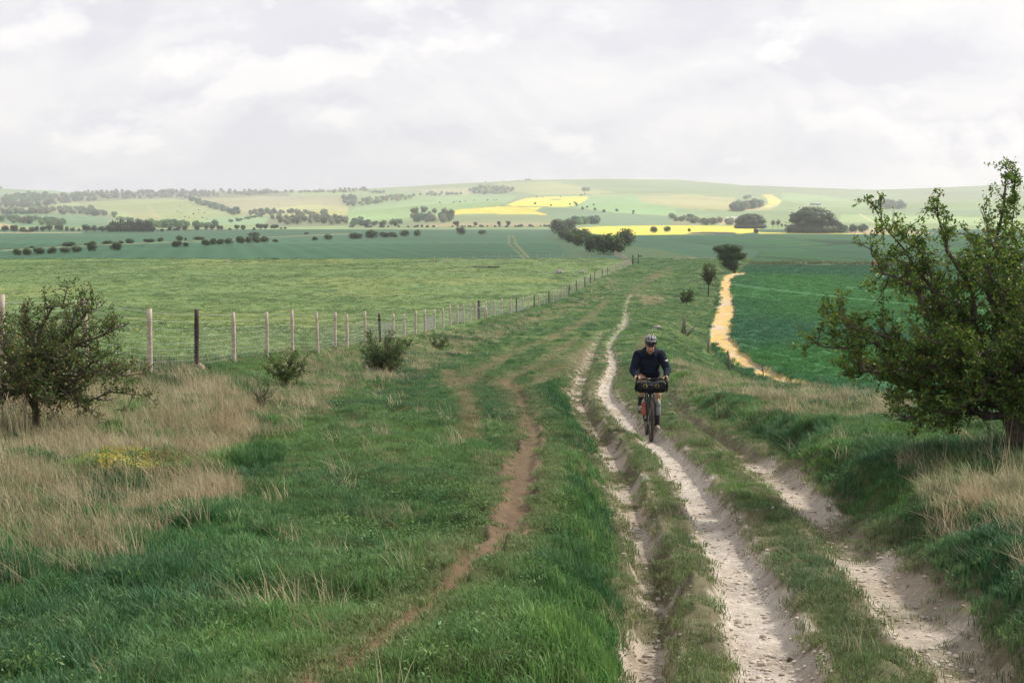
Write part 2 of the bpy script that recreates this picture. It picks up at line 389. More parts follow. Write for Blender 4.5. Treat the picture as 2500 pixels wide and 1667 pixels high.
# ------------------------------------------------------------------ ground sheets
C_SOIL = np.array([.050, .055, .024]); C_CHALK = np.array([.40, .36, .315]); C_CHALK2 = np.array([.31, .265, .215]); C_BROWN = np.array([.128, .088, .058])
C_TURF = np.array([.048, .105, .034]); C_STRAW = np.array([.24, .20, .12])
def lerp(a, b, t): return a + (b - a) * np.asarray(t)[:, None]
def near_col(x, y, R):
    n = x.size
    c = np.tile(C_SOIL, (n, 1))
    tf = ss(25, 70, y); t1 = fbm(x * .5, y * .35, 91, 4); t2 = fbm(x * 1.7, y * 1.2, 95, 3)
    verge = lerp(np.tile(np.array([.040, .085, .030]), (n, 1)), np.array([.100, .135, .050]), ss(.35, .68, t1))
    verge = lerp(verge, C_STRAW, ss(.60, .78, t2) * .25)
    c = lerp(c, np.array([.075, .105, .04]), .5 * np.ones(n)) * (1 - tf)[:, None] + verge * tf[:, None]
    c = lerp(c, C_STRAW, R['straw'] * .25)
    rg_ = (1 - ss(1.0, 3.2, np.minimum(np.minimum(R['qa'], R['qb']), R['qc']))) * (y < 70); c = lerp(c, np.array([.15, .125, .085]), rg_ * .75)
    pa = lerp(np.tile(np.array([.128, .190, .070]), (n, 1)), np.array([.095, .145, .055]), ss(.4, .62, fbm(x * .12, y * .07, 101, 4)) * .6)
    pa = lerp(pa, np.array([.040, .085, .028]), ss(.57, .70, fbm(x * .6, y * .3, 105, 3)) * .8)
    pa = lerp(pa, np.array([.20, .22, .075]), ss(40, 90, y) * ss(.55, .7, fbm(x * .05 + 5, y * .03, 109, 3)) * .5)
    c = np.where(R['pasture'][:, None], pa, c)
    wh = lerp(np.tile(np.array([.028, .096, .048]), (n, 1)), np.array([.034, .122, .040]), ss(.35, .7, fbm(x * .05, y * .025, 111, 3)))
    c = np.where(R['wheat'][:, None], wh, c)
    sp = lerp(np.tile(np.array([.50, .345, .125]), (n, 1)), np.array([.46, .37, .26]), np.maximum(ss(.56, .68, fbm(x * .5, y * .16, 121, 4)), .8 * ss(.5, .7, fbm(x * 2.5, y * .8, 125, 3))))
    c = np.where(R['strip'][:, None], sp, c)
    c = lerp(c, C_BROWN, R['brown'] * .95)
    ck = lerp(np.tile(C_CHALK, (n, 1)), C_CHALK2, ss(.42, .72, fbm(x * 2.3, y * 1.1, 131, 4)))
    ck = lerp(ck, np.array([.26, .21, .15]), (1 - ss(0, .5, np.minimum(1.2 - R['qa'], 1))) * .35)
    c = lerp(c, ck, R['chalk'])
    return c
# fields and downs: (disp polygon, colour)
def c1(P): return [(a * .34, 376.3 + b * .34) for a, b in P]
def c2(P): return [(799.6 + a * .34, 376.3 + b * .34) for a, b in P]
def c3(P): return [(1552 + a * .34, 376.3 + b * .34) for a, b in P]
TEAL = (.034, .092, .050)
FIELDS = [
 ([(-900, 560), (1300, 560), (1300, 523), (-900, 533)], (.044, .108, .060)),
 ([(-900, 533), (190, 533), (190, 535), (-900, 541)], (.30, .30, .16)),
 ([(400, 525), (800, 521), (1290, 520), (1290, 523), (800, 523.6), (190, 534)], (.02, .04, .02)),
 (c1([(0, 583), (700, 545), (1500, 515), (1800, 495), (2351, 470), (2351, 476), (1800, 499), (1500, 519), (700, 549), (0, 589)]), (.20, .20, .11)),
 (c2([(0, 435), (1360, 430), (1360, 435), (0, 441)]), (.02, .05, .03)),
 (c2([(1075, 485), (1095, 482), (1110, 540), (1215, 650), (1190, 650), (1085, 545)]), (.13, .15, .07)),
 (c2([(1100, 485), (1120, 483), (1140, 540), (1245, 650), (1225, 650), (1120, 555)]), (.13, .15, .07)),
 (c2([(1090, 495), (1110, 493), (1125, 545), (1225, 648), (1205, 648), (1100, 550)]), TEAL),
 (c2([(1310, 480), (1390, 480), (1650, 600), (1800, 620), (1500, 635), (1440, 560)]), (.052, .10, .05)),
 (c2([(1850, 560), (1960, 560), (2150, 590), (2400, 640), (2400, 720), (2000, 720), (1850, 640)]), (.060, .105, .045)),
]
HILLC = (.180, .245, .120)
HILLS = [  # field colours also stand in for sunlit and cloud-shaded patches and relief shading
 (c1([(0, 160), (560, 195), (500, 215), (0, 215)]), (.16, .25, .14)),
 (c1([(0, 215), (500, 205), (560, 195), (1900, 175), (1980, 225), (1650, 225), (1250, 235), (1230, 245), (800, 265), (300, 285), (100, 305), (0, 300)]), (.125, .125, .075)),
 (c1([(1400, 235), (1900, 220), (2351, 225), (2351, 340), (2100, 350), (1640, 350), (1250, 240)]), (.31, .29, .19)),
 (c1([(1980, 190), (2351, 195), (2351, 215), (1960, 222)]), (.24, .30, .14)),
 (c1([(1680, 320), (2100, 275), (2351, 290), (2351, 350), (1700, 352)]), (.40, .39, .17)),  # sunlit slope, its brightness put into the field colour
 (c1([(130, 305), (440, 270), (850, 245), (1170, 235), (1290, 245), (1450, 290), (1640, 350), (1780, 370), (1600, 400), (1400, 430), (1050, 430), (1000, 400), (780, 370), (700, 350), (560, 310), (200, 320)]), (.26, .31, .13)),
 (c1([(990, 290), (1020, 290), (1050, 340), (1140, 390), (1120, 395), (1030, 350)]), (.36, .34, .2)),
 (c1([(850, 300), (1000, 340), (1150, 400), (900, 390)]), (.28, .27, .15)),
 (c1([(1450, 365), (1650, 355), (1810, 372), (1800, 410), (1300, 420), (1300, 400)]), (.19, .31, .19)),
 (c1([(-300, 340), (200, 335), (700, 355), (800, 380), (730, 385), (720, 430), (0, 440), (-300, 440)]), (.075, .165, .10)),
 (c1([(-300, 400), (0, 403), (110, 415), (0, 445), (-300, 450)]), (.38, .26, .18)),
 (c1([(0, 425), (560, 440), (560, 470), (0, 478)]), (.26, .25, .15)),
 (c1([(200, 310), (700, 310), (780, 370), (560, 350), (200, 335)]), (.15, .15, .10)),
 (c1([(1810, 370), (2351, 350), (2351, 420), (1780, 430)]), (.13, .14, .10)),
 (c2([(0, 440), (0, 330), (60, 290), (250, 255), (500, 232), (800, 216), (1150, 212), (1070, 272), (900, 290), (700, 340), (560, 375), (300, 370), (0, 400)]), (.21, .33, .155)),
 (c2([(320, 175), (800, 158), (850, 210), (560, 208), (480, 180)]), (.34, .33, .2)),
 (c2([(1000, 130), (1400, 120), (1650, 170), (1800, 195), (1640, 205), (1300, 210), (1130, 190)]), (.34, .36, .17)),
 (c2([(1056, 281), (1130, 255), (1205, 232), (1350, 221), (1500, 219), (1632, 222), (1600, 250), (1540, 283), (1440, 294), (1280, 285)]), (.56, .51, .10)),
 (c2([(1365, 240), (1430, 238), (1440, 246), (1370, 248)]), (.25, .30, .1)),
 (c2([(620, 346), (740, 310), (1000, 287), (1310, 293), (1255, 318), (1350, 346), (1100, 338), (900, 335)]), (.56, .45, .09)),
 (c2([(1258, 318), (1350, 297), (1450, 300), (1700, 320), (2000, 345), (2351, 372), (2351, 412), (1700, 415), (1500, 405), (1350, 346)]), (.105, .175, .125)),
 (c2([(0, 400), (560, 375), (700, 345), (1350, 347), (1500, 405), (1380, 432), (0, 435)]), (.135, .165, .10)),
 (c2([(1560, 288), (1640, 215), (1900, 200), (2400, 205), (2400, 360), (1800, 330), (1520, 292)]), (.225, .37, .19)),
 (c2([(1640, 210), (1900, 207), (2150, 196), (2230, 205), (2100, 217), (1700, 218)]), (.36, .34, .16)),
 (c2([(1950, 222), (2400, 215), (2400, 300), (2150, 290), (1990, 260)]), (.37, .35, .20)),
 (c2([(450, 412), (720, 402), (1360, 400), (1380, 420), (450, 427)]), (.28, .21, .14)),
 (c2([(2160, 380), (2400, 385), (2400, 415), (2200, 410)]), (.17, .17, .11)),
 (c3([(0, 105), (900, 160), (1450, 178), (2400, 130), (2400, 235), (1700, 265), (1300, 270), (1100, 255), (830, 210), (400, 165), (0, 160)]), (.185, .235, .145)),
 (c3([(1370, 190), (1420, 190), (1400, 250), (1340, 265)]), (.26, .33, .16)),
 (c3([(0, 205), (400, 230), (380, 310), (0, 305)]), (.37, .34, .18)),
 (c3([(0, 305), (380, 320), (620, 330), (420, 360), (0, 350)]), (.18, .27, .16)),
 (c3([(280, 385), (430, 362), (430, 415), (300, 412)]), (.42, .32, .22)),
 (c3([(340, 362), (430, 358), (430, 368), (345, 371)]), (.7, .7, .68)),
 (c3([(578, 209), (650, 208), (718, 250), (690, 280), (600, 300), (565, 305), (625, 270), (618, 240)]), (.50, .48, .15)),
 (c3([(290, 318), (400, 300), (590, 300), (690, 282), (640, 310), (400, 325)]), (.40, .34, .2)),
 (c3([(720, 190), (1000, 215), (1300, 272), (1350, 300), (1000, 295), (720, 250)]), (.24, .35, .18)),
 (c3([(600, 320), (1350, 325), (1650, 300), (2400, 310), (2400, 360), (1700, 350), (1100, 345), (700, 350)]), (.15, .225, .14)),
 (c3([(1120, 345), (1700, 355), (2400, 370), (2400, 430), (1500, 400), (1100, 400)]), (.25, .35, .17)),
 (c3([(1130, 440), (1400, 425), (1520, 440), (1750, 470), (1180, 470)]), (.33, .28, .19)),
 (c3([(1235, 338), (1245, 338), (1340, 390), (1480, 440), (1470, 446), (1330, 398)]), (.48, .42, .32)),
 ([(1328, 524), (1400, 520), (1480, 518.2), (1600, 517.4), (1700, 519), (1740, 523), (1744, 533), (1700, 537), (1400, 541), (1340, 534)], (.58, .51, .08)),
 ([(1740, 533.5), (1900, 535.3), (2100, 538), (2150, 540), (1900, 537), (1740, 537)], (.50, .45, .08)),
 ([(1575, 537.6), (1590, 534.2), (1620, 532.6), (1680, 533.6), (1694, 535.6), (1690, 537.6)], (.045, .05, .055)),
]
def mid_col(x, y, z):
    n = x.size; px, py = proj(x, y, z + EYE); px /= K; py /= K
    R = regions(x, y); c = near_col(x, y, R)
    plain = (y > 320) & ~R['wheat'] & ~R['pasture']
    c = np.where(plain[:, None], np.array(TEAL), c)
    jx = 0
    for P, q in FIELDS:
        m = inpoly(P, px, py) & (y > 250) & ~R['pasture']; c[m] = q
    m = (y > 300); c2_ = c[m] * (0.72 + 0.56 * fbm(x[m] * .012, y[m] * .007, 141, 5))[:, None] * (1 + .10 * np.sin((x[m] * .95 + y[m] * .2) * .9) * (y[m] < 620))[:, None]; c[m] = c2_
    hz = (y > 861) & (px > 1300) | (py < 523)
    for P, q in HILLS:
        m = inpoly(P, px, py) & hz; c[m] = q
    c[(y > 285) & R['wheat'] & (y < 861)] *= .82
    hl = R['wheat'] & (y > 262) & (y < 277); c[hl] = np.array([.085, .125, .055])
    tk = R['wheat'] & (y > 277) & (np.abs(fbm(x * .01, y * .004, 301, 2) - .5) < .012); c[tk] *= .55
    tram = (np.abs(((x * .96 + y * .12) % 24) - 12) < .9) & R['wheat'] & (y > 300)
    c[tram] *= .6
    return c, R, px, py
def hill_col(x, y, z):
    n = x.size; px, py = proj(x, y, z + EYE); px /= K; py /= K
    c = np.tile(np.array(HILLC), (n, 1))
    jx = (fbm(x / 60, y / 90, 151, 4) - .5) * 7; jy = (fbm(x / 60, y / 90, 155, 4) - .5) * 2.6
    for P, q in HILLS:
        m = inpoly(P, px + jx, py + jy); c[m] = q
    rape = (c[:, 0] > .49) & (c[:, 2] < .16)
    tram = (np.abs(((x * .9 + y * .25) % 60) - 30) < 1.6) & rape; c[tram] *= .72
    c = np.where(rape[:, None], c * (.82 + .3 * fbm(x / 40, y / 60, 171, 3))[:, None], c * .68 + np.array(HILLC) * .32)
    c *= np.where(rape, 1, .80 + .42 * fbm(x / 170, y / 260, 161, 5))[:, None]
    c = np.clip(c * np.array([1.14, 1.12, 1.02]), 0, .85)
    return c
def grid_mesh(tx, ys, zoff=0):
    T, Y = np.meshgrid(tx, ys); X = (T * Y).ravel(); Yf = Y.ravel()
    nx, ny = len(tx), len(ys)
    i = np.arange((ny - 1) * (nx - 1)); r = i // (nx - 1); c_ = i % (nx - 1); a = r * nx + c_
    Q = np.stack([a, a + 1, a + nx + 1, a + nx], 1)
    return X, Yf, Q
def sub(name, V, Q, mask, cols, grit, far, kind='structure'):
    q = Q[mask]; used, inv = np.unique(q, return_inverse=True)
    me = new_mesh(name, V[used], inv.reshape(-1, 4), smooth=True)
    attr_col(me, 'col', cols[used]); attr_f(me, 'grit', grit[used]); attr_f(me, 'far', far[used])
    return tag(link(name, me, M_GROUND), kind=kind)
tcol = np.concatenate([-np.geomspace(1.3, .42, 26)[:-1], np.linspace(-.42, .42, 600), np.geomspace(.42, 1.3, 26)[1:]])
ys = 3.2 * 1.006 ** np.arange(0, 640)
ys = np.concatenate([ys[ys < 60], 60 * 1.009 ** np.arange(0, 109), [160.0]])   # 3.2 .. 160 m
X, Y, Q = grid_mesh(tcol, ys)
R = regions(X, Y); Z = z_base(X, Y) + detail(X, Y, R)
cols = near_col(X, Y, R); grit = np.maximum(R['chalk'], R['brown'] * .5)
V = np.stack([X, Y, Z + EYE], 1); far = np.zeros(X.size)
fm = lambda a: a[Q].astype(float).mean(1) > .5
mchalk = fm(R['chalk']); mbrown = fm(R['brown']) & ~mchalk; mpas = fm(R['pasture']) & ~mchalk & ~mbrown
mwh = fm(R['wheat']) & ~mpas; mst = fm(R['strip']) & ~mpas & ~mwh
rest = ~(mchalk | mbrown | mpas | mwh | mst)
sub('ground', V, Q, rest, cols, grit, far)
sub('chalk_track', V, Q, mchalk, cols, grit, far)
sub('dirt_path', V, Q, mbrown, cols, grit, far)
sub('pasture', V, Q, mpas, cols, grit, far)
sub('crop_field', V, Q, mwh, cols, grit, far)
sub('field_margin', V, Q, mst, cols, grit, far)
ys = np.concatenate([160 * 1.0095 ** np.arange(0, 214), [1200.0]]); ys = ys[ys <= 1200]
X, Y, Q = grid_mesh(tcol, ys); z0 = z_base(X, Y); cols, R, px_, py_ = mid_col(X, Y, z0); Z = z0 + detail(X, Y, R)
V = np.stack([X, Y, Z + EYE], 1); far = ss(160, 330, Y)
mpas = fm(R['pasture']); mst = fm(R['strip']) & ~mpas; mwh = fm(R['wheat']) & ~mpas & ~mst
mplain = (Y[Q].mean(1) > 320) & ~mpas & ~mst & ~mwh; rest = ~(mpas | mst | mwh | mplain)
sub('ground', V, Q, rest, cols, far * 0, far); sub('pasture', V, Q, mpas, cols, far * 0, far); sub('crop_field', V, Q, mwh, cols, far * 0, far)
sub('field_margin', V, Q, mst, cols, far * 0, far); sub('far_fields', V, Q, mplain, cols, far * 0, far)
th = np.concatenate([-np.geomspace(1.3, .42, 16)[:-1], np.linspace(-.42, .42, 1050), np.geomspace(.42, 1.3, 16)[1:]])
ys = np.concatenate([np.linspace(1200, 1500, 40)[:-1], 1500 * 1.0082 ** np.arange(0, 152), [5400, 6000, 7000.0]])
X, Y, Q = grid_mesh(th, ys); Z = z_base(X, Y); V = np.stack([X, Y, Z + EYE], 1)
sub('hills', V, Q, np.ones(len(Q), bool), hill_col(X, Y, Z), X * 0, X * 0 + 1)
# the land around and behind the camera
gx, gy = np.meshgrid(np.linspace(-90, 90, 91), np.linspace(-60, 60, 61)); gx = gx.ravel(); gy = gy.ravel()
i = np.arange(60 * 90); a = (i // 90) * 91 + i % 90; Q = np.stack([a, a + 1, a + 92, a + 91], 1)
cz = z_base(gx, gy) + EYE
inside = (gy > 3.6) & (np.abs(gx) < gy * 1.25)
cz = np.where(inside, cz - .8, cz + .2 * 0)
V = np.stack([gx, gy, cz], 1)
mm = ~((gy[Q].mean(1) > 6) & (np.abs(gx[Q].mean(1)) < (gy[Q].mean(1) - 3) * 1.2))
sub('ground', V, Q, mm, np.tile(C_TURF, (gx.size, 1)), gx * 0, gx * 0)

# ------------------------------------------------------------------ haze
def box_mesh(name, lo, hi):
    x0, y0, z0 = lo; x1, y1, z1 = hi
    V = [(x0, y0, z0), (x1, y0, z0), (x1, y1, z0), (x0, y1, z0), (x0, y0, z1), (x1, y0, z1), (x1, y1, z1), (x0, y1, z1)]
    return new_mesh(name, V, [(0, 3, 2, 1), (4, 5, 6, 7), (0, 1, 5, 4), (1, 2, 6, 5), (2, 3, 7, 6), (3, 0, 4, 7)])
mh, t, o = new_mat('haze_air'); pv = N(t, 'ShaderNodeVolumePrincipled'); pv.inputs['Color'].default_value = (.93, .96, 1, 1)
pv.inputs['Density'].default_value = 0.000145; pv.inputs['Anisotropy'].default_value = 0.2
t.links.new(pv.outputs[0], o.inputs['Volume'])
tag(link('haze', box_mesh('haze', (-9300, -200, -160), (9300, 7200, 230)), mh), kind='stuff')
# ------------------------------------------------------------------ grass: tufts scattered over the land
def leaf_mat(name, attr='tint', inst=True, trans=.35, rough=.55, spec=.25):
    m, t, o = new_mat(name)
    a = N(t, 'ShaderNodeAttribute', attribute_name=attr); a.attribute_type = 'INSTANCER' if inst else 'GEOMETRY'
    v = N(t, 'ShaderNodeAttribute', attribute_name='bl')
    f = math_(t, 'MULTIPLY_ADD', v.outputs['Fac'], .7, .65) if inst else math_(t, 'MULTIPLY_ADD', v.outputs['Fac'], 0, 1.0)
    c = N(t, 'ShaderNodeVectorMath', operation='SCALE'); t.links.new(a.outputs['Color'], c.inputs[0]); t.links.new(f, c.inputs['Scale'])
    p = N(t, 'ShaderNodeBsdfPrincipled'); t.links.new(c.outputs[0], p.inputs['Base Color']); p.inputs['Roughness'].default_value = rough; p.inputs['Specular IOR Level'].default_value = spec
    tr = N(t, 'ShaderNodeBsdfTranslucent'); t.links.new(mixc(t, .45, c.outputs[0], (.12, .20, .01)) if not inst else c.outputs[0], tr.inputs[0])
    mx = N(t, 'ShaderNodeMixShader'); mx.inputs[0].default_value = trans
    t.links.new(p.outputs[0], mx.inputs[1]); t.links.new(tr.outputs[0], mx.inputs[2]); t.links.new(mx.outputs[0], o.inputs[0]); return m
M_GRASS = leaf_mat('grass_blade')
def tuft(name, n, h0, h1, rad, wd, lean, seed, seg=3, curl=1.0, wind=(-.25, .05), head=0):
    rg = np.random.default_rng(seed); V = []; Q = []; T = []; B = []
    for k in range(n):
        a = rg.uniform(0, 2 * math.pi); r = rad * math.sqrt(rg.uniform()); bx, by = r * math.cos(a), r * math.sin(a)
        h = rg.uniform(h0, h1); la = rg.uniform(0, 2 * math.pi); ll = rg.uniform(0, lean)
        dx, dy = math.cos(la) * ll + wind[0] * lean, math.sin(la) * ll + wind[1] * lean
        fa = rg.uniform(0, math.pi); wx, wy = math.cos(fa) * wd / 2, math.sin(fa) * wd / 2
        base = len(V); b = rg.uniform()
        for s in range(seg):
            u = s / seg; c_ = u ** 1.0 * (1 - curl) + curl * u * u
            px, py, pz = bx + dx * h * c_, by + dy * h * c_, h * (u - .30 * min(math.hypot(dx, dy), 1.3) * u * u)
            k_ = 1 - .55 * u
            V += [(px - wx * k_, py - wy * k_, pz - (.02 if s == 0 else 0)), (px + wx * k_, py + wy * k_, pz - (.02 if s == 0 else 0))]; B += [b, b]
        V.append((bx + dx * h, by + dy * h, h * (1 - .30 * min(math.hypot(dx, dy), 1.3)))); B.append(b)
        for s in range(seg - 1): j = base + 2 * s; Q.append((j, j + 1, j + 3, j + 2))
        j = base + 2 * (seg - 1); T.append((j, j + 1, j + 2))
        if head:
            tx, ty, tz = V[-1]; j = len(V); hw = wd * 2.2
            V += [(tx - hw, ty, tz - .01), (tx + hw, ty, tz - .01), (tx + hw * .6 + dx * .06, ty + dy * .06, tz + .07), (tx - hw * .6 + dx * .06, ty + dy * .06, tz + .07)]; B += [1] * 4
            Q.append((j, j + 1, j + 2, j + 3))
    me = new_mesh(name, V, Q, T, smooth=True); attr_f(me, 'bl', B); me.materials.append(M_GRASS)
    return bpy.data.objects.new(name, me)
def leafy(name, n, rad, h, size, seed):
    rg = np.random.default_rng(seed); V = []; Q = []; B = []
    for k in range(n):
        a = rg.uniform(0, 2 * math.pi); r = rad * math.sqrt(rg.uniform()); c = np.array([r * math.cos(a), r * math.sin(a), rg.uniform(.1, 1) * h])
        u = rg.normal(size=3); u /= np.linalg.norm(u); v = np.cross(u, rg.normal(size=3)); v /= np.linalg.norm(v); s = size * rg.uniform(.6, 1.2)
        j = len(V); V += [c - u * s, c - v * s * .45, c + u * s, c + v * s * .45]; Q.append((j, j + 1, j + 2, j + 3)); B += [rg.uniform()] * 4
    me = new_mesh(name, V, Q); attr_f(me, 'bl', B); me.materials.append(M_GRASS)
    return bpy.data.objects.new(name, me)
def pebble(name, seed, mat):
    rg = np.random.default_rng(seed); bm = bmesh.new(); bmesh.ops.create_icosphere(bm, subdivisions=2, radius=1)
    ax = rg.uniform(.6, 1.1, 3) * np.array([1, 1, .6])
    for v in bm.verts:
        d = 1 + .35 * (mnoise.noise(v.co * 1.3 + Vector((seed * 3.1, 0, 0)))) ; v.co = Vector((v.co.x * ax[0] * d, v.co.y * ax[1] * d, v.co.z * ax[2] * d))
    me = bpy.data.meshes.new(name); bm.to_mesh(me); bm.free(); attr_f(me, 'bl', np.full(len(me.vertices), .5)); me.materials.append(mat)
    return me
def coll(objs):
    c = bpy.data.collections.new('tufts')
    for i, o_ in enumerate(objs): o_.name = 'a%02d_' % i + o_.name; c.objects.link(o_)
    return c
def scatter(name, P, rotz, scl, idx, tint, objs, tilt=None, kind='stuff'):
    n = len(P); me = bpy.data.meshes.new(name); me.vertices.add(n); me.vertices.foreach_set('co', np.asarray(P, np.float32).ravel())
    rot = np.zeros((n, 3), np.float32); rot[:, 2] = rotz
    if tilt is not None: rot[:, :2] = tilt
    a = me.attributes.new('rot', 'FLOAT_VECTOR', 'POINT'); a.data.foreach_set('vector', rot.ravel())
    a = me.attributes.new('scl', 'FLOAT_VECTOR', 'POINT'); a.data.foreach_set('vector', np.asarray(scl, np.float32).ravel())
    a = me.attributes.new('idx', 'INT', 'POINT'); a.data.foreach_set('value', np.asarray(idx, np.int32))
    attr_col(me, 'tint', tint)
    o = link(name, me); tag(o, kind=kind)
    g = bpy.data.node_groups.new('scatter_' + name, 'GeometryNodeTree')
    g.interface.new_socket('Geometry', in_out='INPUT', socket_type='NodeSocketGeometry'); g.interface.new_socket('Geometry', in_out='OUTPUT', socket_type='NodeSocketGeometry')
    gi = g.nodes.new('NodeGroupInput'); go = g.nodes.new('NodeGroupOutput'); ip = g.nodes.new('GeometryNodeInstanceOnPoints'); ci = g.nodes.new('GeometryNodeCollectionInfo')
    ci.inputs['Collection'].default_value = coll(objs); ci.inputs['Separate Children'].default_value = True; ci.inputs['Reset Children'].default_value = True
    ip.inputs['Pick Instance'].default_value = True
    def na(nm, ty):
        q = g.nodes.new('GeometryNodeInputNamedAttribute'); q.data_type = ty; q.inputs['Name'].default_value = nm
        return [s for s in q.outputs if s.enabled][0]
    g.links.new(gi.outputs[0], ip.inputs['Points']); g.links.new(ci.outputs[0], ip.inputs['Instance'])
    g.links.new(na('idx', 'INT'), ip.inputs['Instance Index']); g.links.new(na('scl', 'FLOAT_VECTOR'), ip.inputs['Scale'])
    e2r = g.nodes.new('FunctionNodeEulerToRotation'); g.links.new(na('rot', 'FLOAT_VECTOR'), e2r.inputs[0]); g.links.new(e2r.outputs[0], ip.inputs['Rotation'])
    g.links.new(ip.outputs[0], go.inputs[0])
    md = o.modifiers.new('scatter', 'NODES'); md.node_group = g
    return o
TUFTS = [tuft('turf', 34, .025, .065, .11, .006, .9, 1), tuft('turf', 34, .02, .06, .11, .006, 1.1, 2), tuft('turf', 30, .03, .075, .10, .006, .8, 3),
         tuft('lush', 40, .06, .13, .11, .0075, .9, 4, 4), tuft('lush', 36, .07, .17, .10, .0075, .8, 5, 4), tuft('lush', 44, .05, .12, .12, .007, 1.1, 6, 4),
         tuft('straw', 20, .10, .27, .10, .0045, 1.2, 7, 4, .8), tuft('straw', 16, .14, .36, .12, .0045, .9, 8, 4, .7), tuft('straw', 24, .08, .22, .13, .005, 1.3, 9, 4, .9),
         tuft('stalk', 4, .30, .60, .12, .004, .30, 10, 4, .6, head=0), leafy('weed', 60, .10, .10, .016, 12)]
def sample(bands, tmax=.42):
    xs = []; ys_ = []; bs = []
    for y0, y1, rho in bands:
        n = int(rho * tmax * (y1 * y1 - y0 * y0)); y_ = np.sqrt(RNG.uniform(y0 * y0, y1 * y1, n)); t_ = RNG.uniform(-tmax, tmax, n)
        xs.append(t_ * y_); ys_.append(y_); bs.append(np.full(n, rho, float))
    return np.concatenate(xs), np.concatenate(ys_), np.concatenate(bs)
def surf(x, y):
    R = regions(x, y); return z_base(x, y) + detail(x, y, R) + EYE, R
x, y, rho = sample([(4.5, 9, 420), (9, 14, 330), (14, 22, 220), (22, 32, 130), (32, 50, 62), (50, 80, 26), (80, 120, 10), (120, 165, 5), (165, 320, .9)])
x2, y2, r2 = sample([(4, 12, 130), (12, 30, 62), (30, 60, 26), (60, 120, 5)], .85); o2 = np.abs(x2 / y2) > .42
x, y, rho = np.concatenate([x, x2[o2]]), np.concatenate([y, y2[o2]]), np.concatenate([rho, r2[o2]])
z, R = surf(x, y)
px0 = proj(x, y, z)[0] / K; n1 = fbm(x * .55, y * .45, 201, 4); n2 = fbm(x * 2.3, y * 2.0, 205, 3); u = RNG.uniform(size=x.size)
xl, xr = corr(x, y); onridge = (x > xl) & (x < xr)
keep = (u > R['chalk'] * 1.15) & (RNG.uniform(size=x.size) > R['brown'] * 1.25) & ~R['strip'] & ~R['wheat']
keep &= ~(R['pasture'] & (y > 30) & (RNG.uniform(size=x.size) < .45))
edge = np.minimum(np.minimum(R['qa'], R['qb']), R['qc'])
rutf = 1 - ss(.9, 2.2, edge)
keep &= RNG.uniform(size=x.size) > np.maximum(rutf * .65, onridge * (y < 40) * .7 * ss(.45, .6, fbm(x * 2.4, y * 1.8, 285, 3)))
lushness = .05 + (n1 - .5) * 2.4
lushness = np.where(onridge & (y < 45), lushness - .75 + .5 * (n2 > .56), lushness)
lushness = lushness + .38 * ss(-.2, .5, x - xr) * (1 - ss(40, 70, y)) + .6 * (1 - ss(.0, .45, np.abs(xl - x - .25))) * (1 - ss(25, 50, y))
lushness -= .8 * rutf
lushness -= .7 * (px0 > 640) * (x < xl - .45) * (y < 30)
wf_ = 1 - ss(1.0, 2.6, R['qf'])
lushness -= 1.2 * wf_
lushness = np.where(R['pasture'], (n2 - .62) * 3 - .1, lushness)
worn_d = 1 - ss(1.0, 4.5, R['qd'])
lushness -= 1.6 * worn_d
px_, py_ = proj(x, y, z); px_ /= K; py_ /= K
rg_lush = ss(700, 300, px_) * ss(1150, 1350, py_); lushness += .5 * rg_lush
st = R['straw'] + .025 * (n2 > .60) * (~R['pasture']) * (1 - worn_d)
r = RNG.uniform(size=x.size); isstraw = r < st * .8 * (.25 + 1.1 * ss(.38, .6, fbm(x * 1.6 + 3, y * 1.1, 261, 3)))
idx = np.where(RNG.uniform(size=x.size) < lushness, RNG.integers(3, 6, x.size), RNG.integers(0, 3, x.size))
idx = np.where(isstraw, RNG.integers(6, 9, x.size), idx)
idx = np.where((~isstraw) & (R['straw'] > .2), RNG.integers(3, 6, x.size), idx)
stk = (RNG.uniform(size=x.size) < .03) & (R['straw'] > .4); idx = np.where(stk, 9, idx)
weed = (RNG.uniform(size=x.size) < .012 + .10 * ss(.62, .72, fbm(x * .8, y * .8, 231, 2))) & (idx < 6) & ~R['pasture'] & ~onridge; idx = np.where(weed, 10, idx)
idx = np.where(R['pasture'] & (idx > 5) & (idx < 9), RNG.integers(0, 3, x.size), idx)
sz = np.interp(rho, [.9, 5, 10, 26, 62, 130, 220, 420], [5.5, 2.6, 2.0, 1.55, 1.25, 1.12, 1.05, .9])
zsz = np.interp(rho, [.9, 5, 10, 26, 62, 130, 420], [2.6, 1.7, 1.4, 1.2, 1.1, 1.05, 1.0]) * RNG.uniform(.75, 1.25, x.size)
zsz = zsz * np.where((idx >= 3) & (idx < 6), np.clip(.5 + .7 * lushness, .4, 1.08), 1) * (1 - .5 * worn_d) * (1 - .4 * rutf) * (1 - .55 * wf_)
sz = np.where(R['pasture'], sz * 1.2, sz); zsz = np.where(st > .2, zsz * (.65 + .6 * n1), zsz)
scl = np.stack([sz, sz, zsz], 1) * RNG.uniform(.85, 1.15, x.size)[:, None]
g1 = np.array([.032, .105, .034]); g2 = np.array([.078, .168, .038]); g3 = np.array([.050, .116, .052]); g4 = np.array([.150, .205, .075])
tint = lerp(np.tile(g1, (x.size, 1)), g2, ss(.3, .7, fbm(x * .4, y * .3, 211, 4)))
tint = lerp(tint, g3, ss(.45, .7, fbm(x * .9, y * .7, 215, 3)) * .8)
tint = lerp(tint, g4, RNG.uniform(size=x.size) ** 3 * .8)
tint = np.where((idx < 3)[:, None], lerp(tint, np.array([.092, .155, .058]), .25 + .35 * ss(.4, .7, n1)), tint)
